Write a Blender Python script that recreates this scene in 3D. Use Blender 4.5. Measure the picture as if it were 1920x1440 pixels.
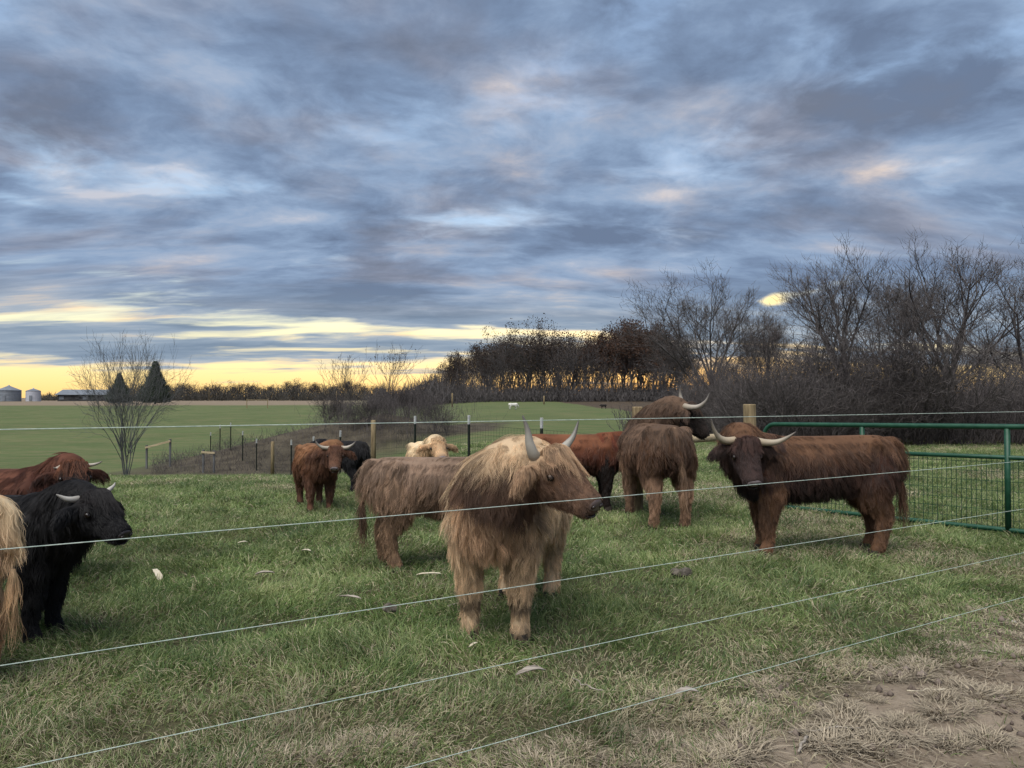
import bpy, math, random
import numpy as np
from mathutils import Vector, Matrix, kdtree

for o in list(bpy.data.objects):
    bpy.data.objects.remove(o)
SC = bpy.context.scene
COL = SC.collection
R = math.radians
EYE = 1.5

# ------------------------------------------------------------------ camera
cd = bpy.data.cameras.new('camera')
cam = bpy.data.objects.new('camera', cd)
COL.objects.link(cam)
cam.location = (0, 0, EYE)
cam.rotation_euler = (R(90 + 0.995), 0, 0)
cd.lens = 27.0
cd.sensor_width = 36.0
cd.clip_end = 6000
SC.camera = cam

# ------------------------------------------------------------------ world / light / exposure
FILL_ROT = (R(30), 0, R(-28))
FILL_STRENGTH = 1.5
FILL_ANGLE = 55
SKY_STRENGTH = 0.412
EXPOSURE = 1.6
SC.view_settings.view_transform = 'Standard'
SC.view_settings.look = 'None'
SC.view_settings.gamma = 1.0
SC.view_settings.use_curve_mapping = False
SC.view_settings.exposure = EXPOSURE

sl = bpy.data.lights.new('sky_fill', 'SUN')  # broad fill lamp added behind the camera as dome light, not the setting sun
sl.energy = FILL_STRENGTH
sl.angle = R(FILL_ANGLE)
sl.color = (1.0, 0.97, 0.93)
so = bpy.data.objects.new('sky_fill', sl)
COL.objects.link(so)
so.rotation_euler = FILL_ROT


class NT:
    """small helper to write node trees as expressions"""
    def __init__(self, nt):
        self.nt = nt

    def n(self, typ, **kw):
        nd = self.nt.nodes.new(typ)
        for k, v in kw.items():
            setattr(nd, k, v)
        return nd

    def put(self, sock, v):
        if isinstance(v, bpy.types.NodeSocket):
            self.nt.links.new(v, sock)
        elif v is not None:
            if sock.type == 'RGBA' and len(v) == 3:
                v = (*v, 1)
            sock.default_value = v

    def m(self, op, a, b=None, c=None, clamp=False):
        nd = self.n('ShaderNodeMath', operation=op)
        nd.use_clamp = clamp
        self.put(nd.inputs[0], a)
        if b is not None:
            self.put(nd.inputs[1], b)
        if c is not None:
            self.put(nd.inputs[2], c)
        return nd.outputs[0]

    def vm(self, op, a, b=None):
        nd = self.n('ShaderNodeVectorMath', operation=op)
        self.put(nd.inputs[0], a)
        if b is not None:
            self.put(nd.inputs[1], b)
        return nd.outputs['Value'] if op in ('DOT_PRODUCT', 'LENGTH') else nd.outputs[0]

    def mix(self, f, a, b, blend='MIX'):
        nd = self.n('ShaderNodeMix', data_type='RGBA', blend_type=blend)
        self.put(nd.inputs[0], f)
        self.put(nd.inputs[6], a)
        self.put(nd.inputs[7], b)
        return nd.outputs[2]

    def noise(self, vec, scale, detail=4, rough=0.5, dist=0.0, col=False, dim='3D'):
        nd = self.n('ShaderNodeTexNoise', noise_dimensions=dim)
        self.put(nd.inputs['Vector'], vec)
        nd.inputs['Scale'].default_value = scale
        nd.inputs['Detail'].default_value = detail
        nd.inputs['Roughness'].default_value = rough
        nd.inputs['Distortion'].default_value = dist
        return nd.outputs[1 if col else 0]

    def smooth(self, v, lo, hi, a=0.0, b=1.0):
        nd = self.n('ShaderNodeMapRange', interpolation_type='SMOOTHSTEP')
        self.put(nd.inputs[0], v)
        nd.inputs[1].default_value = lo
        nd.inputs[2].default_value = hi
        nd.inputs[3].default_value = a
        nd.inputs[4].default_value = b
        return nd.outputs[0]

    def ramp(self, v, stops, interp='LINEAR'):
        nd = self.n('ShaderNodeValToRGB')
        cr = nd.color_ramp
        cr.interpolation = interp
        while len(cr.elements) < len(stops):
            cr.elements.new(0.5)
        for e, (p, c) in zip(cr.elements, stops):
            e.position = p
            e.color = (*c, 1) if len(c) == 3 else c
        self.put(nd.inputs[0], v)
        return nd.outputs[0]

    def comb(self, x, y, z):
        nd = self.n('ShaderNodeCombineXYZ')
        for s, v in zip(nd.inputs, (x, y, z)):
            self.put(s, v)
        return nd.outputs[0]

    def sep(self, v):
        nd = self.n('ShaderNodeSeparateXYZ')
        self.put(nd.inputs[0], v)
        return nd.outputs


def build_world():
    w = bpy.data.worlds.new('World')
    SC.world = w
    w.use_nodes = True
    t = NT(w.node_tree)
    w.node_tree.nodes.clear()
    out = t.n('ShaderNodeOutputWorld')
    tc = t.n('ShaderNodeTexCoord')
    d = t.vm('NORMALIZE', tc.outputs['Generated'])
    x, y, z = t.sep(d)
    el = t.m('MAXIMUM', z, 0.0)
    # horizontal position as slope against the forward axis, only in front
    yy = t.m('MAXIMUM', y, 0.12)
    u = t.m('DIVIDE', x, yy)
    e = t.m('DIVIDE', el, yy)
    front = t.smooth(y, 0.50, 0.66)
    # cloud deck: a flat layer seen in perspective
    zz = t.m('ADD', el, 0.115)
    px = t.m('DIVIDE', x, zz)
    py = t.m('DIVIDE', y, zz)
    pl = t.comb(t.m('MULTIPLY_ADD', px, t.smooth(el, 0.05, 0.26, 0.50, 1.35), t.m('MULTIPLY', py, 0.20)), t.m('MULTIPLY_ADD', px, -0.22, t.m('MULTIPLY', py, 1.35)), 0.0)
    warp = t.noise(pl, 1.6, 2, 0.5, col=True, dim='2D')
    plw = t.vm('ADD', pl, t.vm('MULTIPLY', t.vm('SUBTRACT', warp, (0.5, 0.5, 0.5)), (0.26, 0.26, 0.0)))
    nA = t.noise(plw, 1.25, 8, 0.55, dim='2D')
    nB = t.noise(t.vm('ADD', plw, (13.1, 4.7, 0)), 1.25, 8, 0.57, dim='2D')
    nC = t.noise(t.vm('ADD', plw, (3.1, 24.7, 0)), 3.8, 6, 0.62, dim='2D')
    nD = t.noise(t.vm('ADD', pl, (31.0, 7.7, 0)), 1.2, 4, 0.55, dim='2D')
    ue = t.comb(u, e, 0.0)

    def total(lst):
        """soft patches of the cloud deck: centre, size, tilt, weight (slopes from the forward axis x 1440)"""
        acc = 0.0
        for (cx, cy, sx, sy, ang, amp) in lst:
            mp = t.n('ShaderNodeMapping', vector_type='TEXTURE')
            t.put(mp.inputs['Vector'], ue)
            mp.inputs['Location'].default_value = ((cx - 960) / 1440, (745 - cy) / 1440, 0)
            mp.inputs['Rotation'].default_value = (0, 0, R(ang))
            mp.inputs['Scale'].default_value = (sx * 2.0 / 1440, sy * 2.0 / 1440, 1)
            g = t.n('ShaderNodeTexGradient', gradient_type='QUADRATIC_SPHERE')
            t.put(g.inputs[0], mp.outputs[0])
            acc = t.m('MULTIPLY_ADD', g.outputs['Fac'], amp * 1.35, acc)
        return acc

    tone = total([
        (330, 300, 210, 60, 8, 0.34), (180, 365, 190, 22, 4, 0.40), (1330, 352, 200, 20, 5, 0.42),
        (1060, 180, 130, 110, 25, 0.10), (1270, 75, 200, 60, 15, 0.08), (560, 412, 120, 24, 4, 0.34),
        (20, 420, 70, 45, 0, 0.34), (1700, 290, 170, 28, 14, 0.30), (840, 480, 200, 22, 0, 0.22),
        (980, 300, 80, 60, 0, 0.16), (380, 490, 170, 22, 0, 0.14), (150, 575, 110, 14, -5, 0.35),
        (1150, 510, 180, 18, 3, 0.16), (60, 540, 80, 20, 0, 0.18), (370, 190, 110, 80, 0, 0.12),
        (1700, 110, 270, 110, 0, -0.30), (60, 230, 110, 130, 0, -0.16), (640, 130, 190, 130, 0, -0.16),
        (840, 190, 80, 70, 0, -0.14), (430, 450, 230, 30, 3, -0.14), (1700, 195, 230, 30, 6, -0.14),
        (1080, 450, 190, 30, 0, -0.16), (700, 440, 120, 20, 0, -0.12), (250, 275, 80, 25, 0, -0.20),
        (700, 545, 320, 24, 0, -0.20), (1400, 420, 160, 40, 5, -0.06)])
    hole = total([(1560, 590, 420, 75, 0, -0.42), (1180, 575, 250, 45, 0, -0.35), (1000, 560, 300, 30, 0, -0.20),
        (120, 650, 300, 18, 0, -0.12), (450, 575, 300, 12, 0, -0.12), (900, 655, 220, 14, 0, -0.12),
        (50, 380, 110, 16, -8, 0.26), (480, 355, 170, 18, -3, 0.12), (930, 410, 160, 22, 8, 0.14), (1330, 260, 150, 40, 12, 0.10),
        (1690, 315, 170, 26, 10, 0.26), (1000, 130, 60, 30, 10, 0.10), (1447, 561, 40, 22, 15, 0.52),
        (1525, 545, 130, 26, 12, 0.50), (1800, 480, 120, 60, 0, 0.05), (600, 610, 330, 14, -2, 0.20),
        (180, 600, 300, 14, 0, 0.10), (870, 612, 90, 8, 0, 0.14), (1120, 632, 60, 12, 0, 0.16),
        (1280, 515, 90, 20, 0, 0.06), (760, 690, 260, 12, 3, 0.16), (1550, 655, 330, 16, 0, 0.30), (1350, 690, 200, 20, 0, 0.20)])
    # how closed the deck is, by height
    cov_b = t.ramp(el, [(0.0, (0.0,) * 3), (0.012, (0.12,) * 3), (0.030, (0.34,) * 3), (0.046, (0.64,) * 3), (0.085, (0.66,) * 3), (0.125, (0.90,) * 3),
                        (0.30, (0.90,) * 3), (0.5, (0.98,) * 3), (1.0, (0.90,) * 3)])
    cov0 = t.m('ADD', t.m('MULTIPLY', t.m('SUBTRACT', nA, 0.5), 1.5), cov_b)
    # clear air, warm towards the sunset
    sunset = t.m('ADD', t.m('MULTIPLY', y, 0.92), t.m('MULTIPLY', x, 0.10))
    warm = t.smooth(sunset, -0.2, 0.75)
    clear_w = t.ramp(el, [(0.0, (0.95, 0.62, 0.22)), (0.022, (0.94, 0.72, 0.32)), (0.05, (0.93, 0.80, 0.46)), (0.085, (0.86, 0.83, 0.54)),
                          (0.125, (0.72, 0.79, 0.70)), (0.19, (0.40, 0.60, 0.82)), (0.4, (0.32, 0.50, 0.78)), (1.0, (0.26, 0.38, 0.62))])
    clear_c = t.ramp(el, [(0.0, (0.42, 0.42, 0.48)), (0.12, (0.40, 0.47, 0.60)), (0.4, (0.28, 0.40, 0.64)), (1.0, (0.24, 0.36, 0.60))])
    clear0 = t.mix(warm, clear_c, clear_w)
    tn0 = t.m('ADD', t.m('ADD', t.m('MULTIPLY', t.m('SUBTRACT', nB, 0.5), 1.45), t.m('MULTIPLY', t.m('SUBTRACT', nC, 0.5), 0.80)), 0.36)
    st = t.n('ShaderNodeTexSky', sky_type='NISHITA')
    st.sun_disc = False
    st.sun_elevation = R(2.0)
    st.sun_rotation = R(12)
    clear0 = t.mix(0.02, clear0, st.outputs[0])
    lowf = t.m('MULTIPLY', t.smooth(el, 0.16, 0.07), warm)

    soft = t.smooth(el, 0.10, 0.22, 0.36, 0.30)
    soft2 = t.smooth(el, 0.10, 0.22, 0.70, 0.86)
    hue = t.smooth(nD, 0.42, 0.74)

    def finish(cov, tn, clear):
        mr = t.n('ShaderNodeMapRange', interpolation_type='SMOOTHSTEP')
        t.put(mr.inputs[0], cov)
        t.put(mr.inputs[1], soft)
        t.put(mr.inputs[2], soft2)
        cov = mr.outputs[0]
        edge = t.m('MULTIPLY', t.m('MULTIPLY', cov, t.m('SUBTRACT', 1.0, cov)), 0.8)
        tn = t.m('ADD', tn, edge)
        hb = t.ramp(tn, [(0.0, (0.124, 0.170, 0.262)), (0.28, (0.172, 0.240, 0.362)), (0.52, (0.236, 0.322, 0.462)),
                         (0.78, (0.32, 0.385, 0.50)), (1.0, (0.47, 0.48, 0.54))])
        hw = t.ramp(tn, [(0.0, (0.142, 0.166, 0.224)), (0.28, (0.190, 0.216, 0.288)), (0.52, (0.265, 0.288, 0.362)),
                         (0.78, (0.42, 0.39, 0.41)), (1.0, (0.64, 0.53, 0.46))])
        hi = t.mix(hue, hb, hw)
        lo = t.ramp(tn, [(0.0, (0.175, 0.235, 0.315)), (0.35, (0.25, 0.315, 0.395)), (0.62, (0.37, 0.41, 0.45)),
                         (0.85, (0.66, 0.54, 0.40)), (1.0, (0.92, 0.64, 0.36))])
        sky = t.mix(cov, clear, t.mix(lowf, hi, lo))
        bg = t.n('ShaderNodeBackground')
        bg.inputs[1].default_value = SKY_STRENGTH
        t.put(bg.inputs[0], sky)
        return bg.outputs[0]

    plain = finish(cov0, tn0, clear0)
    glow = total([(1450, 562, 60, 36, 20, 1.0)])
    ahead = finish(t.m('SUBTRACT', cov0, hole), t.m('ADD', tn0, tone), t.mix(t.m('MULTIPLY', glow, 0.85), clear0, (1.05, 0.86, 0.42)))
    mx = t.n('ShaderNodeMixShader')
    t.put(mx.inputs[0], front)
    t.put(mx.inputs[1], plain)
    t.put(mx.inputs[2], ahead)
    w.node_tree.links.new(mx.outputs[0], out.inputs[0])
    w.cycles.sampling_method = 'NONE'


build_world()
try:
    SC.cycles_curves.shape = 'RIBBONS'
    SC.cycles_curves.subdivisions = 2
except Exception:
    pass
SC.cycles.use_denoising = True
SC.cycles.use_adaptive_sampling = True
SC.cycles.adaptive_threshold = 0.02
SC.cycles.max_bounces = 4
SC.cycles.diffuse_bounces = 2
SC.cycles.glossy_bounces = 2
SC.cycles.transmission_bounces = 4
SC.cycles.transparent_max_bounces = 6


# ------------------------------------------------------------------ helpers
def at(px, py, Y):
    """point at depth Y metres that the photograph shows at pixel px,py (taking the small camera tilt as a shift)"""
    return Vector(((px - 960) / 1440 * Y, Y, EYE - (py - 745) / 1440 * Y))


def tag(o, label=None, cat=None, group=None, kind=None):
    for k, v in (('label', label), ('category', cat), ('group', group), ('kind', kind)):
        if v:
            o[k] = v
    return o


def empty(name, loc=(0, 0, 0), rz=0.0):
    o = bpy.data.objects.new(name, None)
    COL.objects.link(o)
    o.location = loc
    o.rotation_euler = (0, 0, rz)
    o.empty_display_size = 0.1
    return o


def link(name, me, mat=None, parent=None, smooth=False):
    o = bpy.data.objects.new(name, me)
    COL.objects.link(o)
    if mat is not None and not me.materials:
        me.materials.append(mat)
    if parent is not None:
        o.parent = parent
    if smooth:
        me.polygons.foreach_set('use_smooth', np.ones(len(me.polygons), bool))
    return o


def mesh_from(V, F, name='m'):
    me = bpy.data.meshes.new(name)
    V = np.asarray(V, dtype=np.float32)
    if isinstance(F, np.ndarray):
        k = F.shape[1]
        me.vertices.add(len(V))
        me.vertices.foreach_set('co', V.ravel())
        me.loops.add(F.size)
        me.loops.foreach_set('vertex_index', F.ravel().astype(np.int32))
        me.polygons.add(len(F))
        me.polygons.foreach_set('loop_start', np.arange(0, F.size, k, dtype=np.int32))
        me.update(calc_edges=True)
    else:
        me.from_pydata([tuple(v) for v in V], [], F)
        me.update()
    return me


def set_col(me, C, name='col'):
    a = me.attributes.new(name, 'FLOAT_COLOR', 'POINT')
    C = np.asarray(C, dtype=np.float32)
    if C.shape[1] == 3:
        C = np.concatenate([C, np.ones((len(C), 1), np.float32)], 1)
    a.data.foreach_set('color', C.ravel())


class MB:
    def __init__(self):
        self.V, self.F, self.C = [], [], []

    def tube(self, pts, rad, sides=8, cap=True, col=None, phase=0.0):
        """round tube through pts; rad: number or list"""
        pts = [Vector(p) for p in pts]
        n = len(pts)
        rad = [rad] * n if isinstance(rad, (int, float)) else rad
        b0 = len(self.V)
        side = None
        for i in range(n):
            tdir = (pts[min(i + 1, n - 1)] - pts[max(i - 1, 0)])
            if tdir.length < 1e-9:
                tdir = Vector((0, 0, 1))
            tdir.normalize()
            if side is None:
                side = tdir.orthogonal().normalized()
            else:
                side = (side - tdir * side.dot(tdir))
                side = side.normalized() if side.length > 1e-6 else tdir.orthogonal().normalized()
            bi = tdir.cross(side)
            for k in range(sides):
                a = 2 * math.pi * k / sides + phase
                p = pts[i] + (side * math.cos(a) + bi * math.sin(a)) * rad[i]
                self.V.append((p.x, p.y, p.z))
                if col is not None:
                    self.C.append(col[i] if isinstance(col, list) else col)
        for i in range(n - 1):
            for k in range(sides):
                a, b = b0 + i * sides + k, b0 + i * sides + (k + 1) % sides
                self.F.append((a, b, b + sides, a + sides))
        if cap:
            self.F.append(tuple(b0 + k for k in range(sides))[::-1])
            self.F.append(tuple(b0 + (n - 1) * sides + k for k in range(sides)))

    def loft(self, rings):
        """rings: list of (centre, axis_a, axis_b) elliptical sections"""
        S = 14
        b0 = len(self.V)
        for c, a, b in rings:
            for k in range(S):
                t = 2 * math.pi * k / S
                p = c + a * math.cos(t) + b * math.sin(t)
                self.V.append((p.x, p.y, p.z))
        n = len(rings)
        for i in range(n - 1):
            for k in range(S):
                a, b = b0 + i * S + k, b0 + i * S + (k + 1) % S
                self.F.append((a, b, b + S, a + S))
        self.F.append(tuple(b0 + k for k in range(S))[::-1])
        self.F.append(tuple(b0 + (n - 1) * S + k for k in range(S)))

    def box(self, c, sx, sy, sz, M=None):
        b0 = len(self.V)
        for dx in (-1, 1):
            for dy in (-1, 1):
                for dz in (-1, 1):
                    p = Vector((dx * sx / 2, dy * sy / 2, dz * sz / 2))
                    if M is not None:
                        p = M @ p
                    p = p + Vector(c)
                    self.V.append((p.x, p.y, p.z))
        for f in ((0, 1, 3, 2), (4, 6, 7, 5), (0, 4, 5, 1), (2, 3, 7, 6), (0, 2, 6, 4), (1, 5, 7, 3)):
            self.F.append(tuple(b0 + i for i in f))

    def ball(self, c, a, b, d, seg=10, rng=6):
        b0 = len(self.V)
        c = Vector(c)
        for i in range(rng + 1):
            th = math.pi * i / rng
            for k in range(seg):
                ph = 2 * math.pi * k / seg
                p = c + a * (math.sin(th) * math.cos(ph)) + b * (math.sin(th) * math.sin(ph)) + d * math.cos(th)
                self.V.append((p.x, p.y, p.z))
        for i in range(rng):
            for k in range(seg):
                p, q = b0 + i * seg + k, b0 + i * seg + (k + 1) % seg
                self.F.append((p, q, q + seg, p + seg))

    def mesh(self, name='m'):
        me = mesh_from(np.array(self.V), self.F, name)
        if self.C:
            set_col(me, self.C)
        return me

    def build(self, name, mat, parent=None, smooth=False):
        return link(name, self.mesh(name), mat, parent, smooth)


# value noise in numpy
def vnoise(x, y, seed=0):
    xi, yi = np.floor(x).astype(np.int64), np.floor(y).astype(np.int64)
    fx, fy = x - xi, y - yi
    fx, fy = fx * fx * (3 - 2 * fx), fy * fy * (3 - 2 * fy)

    def h(a, b):
        n = (a * 374761393 + b * 668265263 + seed * 69069) & 0xFFFFFFFF
        n = ((n ^ (n >> 13)) * 1274126177) & 0xFFFFFFFF
        return ((n ^ (n >> 16)) & 0xFFFF) / 65535.0
    return (h(xi, yi) * (1 - fx) + h(xi + 1, yi) * fx) * (1 - fy) + (h(xi, yi + 1) * (1 - fx) + h(xi + 1, yi + 1) * fx) * fy


def fbm(x, y, seed=0, oct=4):
    s, a, t = 0, 0.5, 0
    for i in range(oct):
        s = s + a * vnoise(x * 2 ** i + 17.3 * i, y * 2 ** i - 9.1 * i, seed + i)
        t += a
        a *= 0.5
    return s / t


def sstep(v, a, b):
    t = np.clip((v - a) / (b - a), 0, 1)
    return t * t * (3 - 2 * t)


# ------------------------------------------------------------------ materials
def new_mat(name):
    m = bpy.data.materials.new(name)
    m.use_nodes = True
    t = NT(m.node_tree)
    b = m.node_tree.nodes['Principled BSDF']
    b.inputs['Roughness'].default_value = 0.8
    b.inputs['Specular IOR Level'].default_value = 0.2
    return m, t, b


def simple(name, c1, c2, scale=8.0, rough=0.8, stretch=(1, 1, 1), bump=0.0, detail=6, metallic=0.0, spec=0.2):
    m, t, b = new_mat(name)
    tc = t.n('ShaderNodeTexCoord')
    v = t.vm('MULTIPLY', tc.outputs['Object'], stretch)
    f = t.noise(v, scale, detail, 0.6)
    t.put(b.inputs['Base Color'], t.mix(t.smooth(f, 0.3, 0.7), c1, c2))
    b.inputs['Roughness'].default_value = rough
    b.inputs['Metallic'].default_value = metallic
    b.inputs['Specular IOR Level'].default_value = spec
    if bump:
        bp = t.n('ShaderNodeBump')
        bp.inputs['Strength'].default_value = bump
        bp.inputs['Distance'].default_value = 0.02
        t.put(bp.inputs['Height'], f)
        t.put(b.inputs['Normal'], bp.outputs[0])
    return m


def attr_mat(name, rough=0.85, spec=0.15, noise=0.25, scale=6.0, typ='GEOMETRY'):
    m, t, b = new_mat(name)
    a = t.n('ShaderNodeAttribute', attribute_type=typ, attribute_name='col')
    tc = t.n('ShaderNodeTexCoord')
    f = t.noise(tc.outputs['Object'], scale, 5, 0.6)
    k = t.m('ADD', t.m('MULTIPLY', f, 2 * noise), 1 - noise)
    t.put(b.inputs['Base Color'], t.mix(1.0, a.outputs['Color'], t.comb(k, k, k), 'MULTIPLY'))
    b.inputs['Roughness'].default_value = rough
    b.inputs['Specular IOR Level'].default_value = spec
    return m


def hair_mat():
    m = bpy.data.materials.new('shaggy_coat')
    m.use_nodes = True
    t = NT(m.node_tree)
    m.node_tree.nodes.remove(m.node_tree.nodes['Principled BSDF'])
    out = m.node_tree.nodes['Material Output']
    a = t.n('ShaderNodeAttribute', attribute_type='GEOMETRY', attribute_name='col')
    hi = t.n('ShaderNodeHairInfo')
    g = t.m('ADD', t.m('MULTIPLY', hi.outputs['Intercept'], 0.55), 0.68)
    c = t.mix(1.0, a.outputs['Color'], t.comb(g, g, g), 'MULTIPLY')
    d = t.n('ShaderNodeBsdfDiffuse')
    t.put(d.inputs[0], c)
    h = t.n('ShaderNodeBsdfHair', component='Reflection')
    t.put(h.inputs[0], t.mix(0.5, c, (0.6, 0.6, 0.6)))
    h.inputs['RoughnessU'].default_value = 0.35
    h.inputs['RoughnessV'].default_value = 0.8
    tr = t.n('ShaderNodeBsdfTranslucent')
    t.put(tr.inputs[0], c)
    mx = t.n('ShaderNodeMixShader')
    mx.inputs[0].default_value = 0.12
    t.put(mx.inputs[1], d.outputs[0])
    t.put(mx.inputs[2], h.outputs[0])
    mx2 = t.n('ShaderNodeMixShader')
    mx2.inputs[0].default_value = 0.22
    t.put(mx2.inputs[1], mx.outputs[0])
    t.put(mx2.inputs[2], tr.outputs[0])
    t.put(out.inputs[0], mx2.outputs[0])
    return m


def blade_mat():
    m = bpy.data.materials.new('grass_blades')
    m.use_nodes = True
    t = NT(m.node_tree)
    m.node_tree.nodes.remove(m.node_tree.nodes['Principled BSDF'])
    out = m.node_tree.nodes['Material Output']
    a = t.n('ShaderNodeAttribute', attribute_type='GEOMETRY', attribute_name='col')
    d = t.n('ShaderNodeBsdfDiffuse')
    t.put(d.inputs[0], a.outputs['Color'])
    tr = t.n('ShaderNodeBsdfTranslucent')
    t.put(tr.inputs[0], a.outputs['Color'])
    gl = t.n('ShaderNodeBsdfGlossy')
    gl.inputs['Roughness'].default_value = 0.5
    t.put(gl.inputs[0], (0.5, 0.55, 0.6))
    mx = t.n('ShaderNodeMixShader')
    mx.inputs[0].default_value = 0.3
    t.put(mx.inputs[1], d.outputs[0])
    t.put(mx.inputs[2], tr.outputs[0])
    mx2 = t.n('ShaderNodeMixShader')
    mx2.inputs[0].default_value = 0.05
    t.put(mx2.inputs[1], mx.outputs[0])
    t.put(mx2.inputs[2], gl.outputs[0])
    t.put(out.inputs[0], mx2.outputs[0])
    return m


M_HAIR = hair_mat()
M_BLADE = blade_mat()
M_BODY = attr_mat('hide', 0.8, 0.15, 0.2, 30)
M_HORN = attr_mat('horn', 0.45, 0.4, 0.15, 40)
M_EYE = simple('eye', (0.008, 0.006, 0.005), (0.02, 0.012, 0.008), 5, 0.22, spec=0.4)
M_NOSE_DARK = simple('nose_dark', (0.018, 0.014, 0.014), (0.035, 0.028, 0.028), 30, 0.35, spec=0.5)
M_NOSE_BROWN = simple('nose_brown', (0.075, 0.055, 0.05), (0.12, 0.09, 0.08), 30, 0.45, spec=0.35)
M_NOSE_GREY = simple('nose_grey', (0.16, 0.13, 0.13), (0.24, 0.20, 0.20), 30, 0.4, spec=0.4)
M_HOOF = simple('hoof', (0.02, 0.017, 0.015), (0.05, 0.04, 0.03), 15, 0.6)
M_TAG_WHITE = simple('tag_white', (0.55, 0.6, 0.6), (0.7, 0.72, 0.7), 20, 0.5)
M_TAG_TEAL = simple('tag_teal', (0.15, 0.45, 0.45), (0.3, 0.6, 0.58), 20, 0.5)
M_GREEN = simple('green_paint', (0.004, 0.044, 0.022), (0.014, 0.070, 0.036), 14, 0.48, bump=0.08, spec=0.4, detail=9)
M_MESHWIRE = simple('green_wire', (0.006, 0.035, 0.022), (0.012, 0.05, 0.032), 9, 0.5)
M_WIRE = simple('polywire', (0.30, 0.38, 0.33), (0.50, 0.57, 0.50), 60, 0.6)
M_STEEL = simple('post_steel', (0.010, 0.016, 0.012), (0.03, 0.035, 0.028), 20, 0.6)
M_WHITE = simple('post_white', (0.34, 0.35, 0.34), (0.55, 0.55, 0.53), 20, 0.6)
M_WOOD = simple('post_wood', (0.13, 0.095, 0.05), (0.30, 0.23, 0.13), 5, 0.85, (6, 6, 0.6), 0.4)
M_WOODP = simple('rail_wood', (0.30, 0.235, 0.14), (0.46, 0.37, 0.24), 5, 0.85, (0.6, 6, 6), 0.4)
M_BARK = simple('bark', (0.050, 0.045, 0.044), (0.105, 0.095, 0.092), 6, 0.95, (1, 1, 0.3), 0.3)
M_TWIG = simple('twig', (0.058, 0.051, 0.049), (0.125, 0.110, 0.105), 1.2, 0.95)
M_BRUSH = simple('brush', (0.046, 0.040, 0.039), (0.108, 0.094, 0.089), 0.8, 0.95)
M_BARKG = simple('bark_grey', (0.075, 0.075, 0.075), (0.14, 0.14, 0.14), 4, 0.95, (1, 1, 0.3))
M_LEAF = simple('brown_leaves', (0.030, 0.023, 0.019), (0.062, 0.044, 0.034), 1.5, 0.9)
M_LEAFR = simple('russet_leaves', (0.036, 0.022, 0.016), (0.078, 0.042, 0.027), 1.5, 0.9)
M_CEDAR = simple('cedar_sprays', (0.022, 0.032, 0.022), (0.05, 0.062, 0.042), 1.0, 0.9)
M_FARLEAF = simple('far_scrub', (0.035, 0.034, 0.030), (0.08, 0.072, 0.06), 0.4, 0.95)
M_BIN = simple('galvanised', (0.16, 0.18, 0.205), (0.23, 0.25, 0.275), 1.0, 0.5, (1, 1, 14), metallic=0.3)
M_BINW = simple('galvanised_pale', (0.40, 0.41, 0.45), (0.5, 0.51, 0.55), 1.0, 0.5, (1, 1, 14), metallic=0.1)
M_ROOF = simple('tin_roof', (0.13, 0.145, 0.165), (0.18, 0.195, 0.215), 0.5, 0.55)
M_BARN = simple('barn_wall', (0.03, 0.03, 0.032), (0.07, 0.07, 0.07), 0.4, 0.9)
M_HUSK = simple('corn_husk', (0.42, 0.36, 0.25), (0.62, 0.56, 0.44), 14, 0.8, (1, 8, 1), 0.3)
M_CHIP = simple('weathered_wood', (0.16, 0.135, 0.11), (0.38, 0.335, 0.28), 10, 0.9, (1, 8, 1), 0.4)
M_DUNG = simple('dark_clod', (0.03, 0.025, 0.02), (0.16, 0.14, 0.11), 20, 0.95, bump=0.5)
M_STONE = simple('pale_stone', (0.35, 0.33, 0.3), (0.55, 0.53, 0.5), 20, 0.8)
M_STRAW = attr_mat('dead_straw', 0.9, 0.1, 0.15, 20)
M_WOOL = simple('white_fleece', (0.50, 0.48, 0.43), (0.68, 0.66, 0.6), 10, 0.95)
M_DARKFUR = simple('dark_fur', (0.015, 0.013, 0.012), (0.03, 0.026, 0.024), 10, 0.9)

# ------------------------------------------------------------------ terrain
LY = np.array([-2000, 0, 12, 15, 18, 24, 30, 36, 46, 60, 100, 160, 250, 400, 900, 3000], float)
LZ = np.array([0, 0, 0, -0.13, -0.40, -0.98, -1.60, -1.95, -2.15, -2.0, -1.3, -0.45, 0.1, 0.3, 0.3, 0.3], float)
RY = np.array([-2000, 0, 40, 80, 150, 250, 900, 3000], float)
RZ = np.array([0, 0, 0.05, 0.25, 0.72, 0.9, 0.9, 0.9], float)


def bank(x, y):
    """earth bank beyond the fence"""
    h = np.interp(x, [-17, -13, -10.5, -8, -5, -2.5, 1.0], [0.0, 1.0, 1.75, 2.35, 2.2, 1.6, 0.0])
    d = y - (36 + 0.25 * (x + 8))
    return h * np.exp(-np.where(d < 0, (d / 5.0) ** 2, (d / 9.0) ** 2))


def ground_z(x, y):
    x, y = np.asarray(x, float), np.asarray(y, float)
    u = x / (np.abs(y) + 8)
    w = 1 - sstep(u, -0.19, -0.02)
    z = np.interp(y, LY, LZ) * w + np.interp(y, RY, RZ) * (1 - w) + bank(x, y) * np.clip(w * 1.3, 0, 1)
    far = sstep(np.hypot(x, y), 25, 80)
    z = z + (fbm(x * 0.08, y * 0.08, 3, 3) - 0.5) * 0.35 * far
    z = z + (fbm(x * 0.9, y * 0.9, 5, 3) - 0.5) * 0.05 * sstep(np.hypot(x, y), 2.0, 4.0)
    sd_ = (x - 0.0) * -0.530 + (y - 2.95) * 0.848
    z = z + (fbm(x * 2.4, y * 2.4, 15, 3) - 0.5) * 0.11 * sstep(sd_, 0.3, -0.3) * sstep(np.hypot(x, y), 9, 6)
    return z


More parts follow.
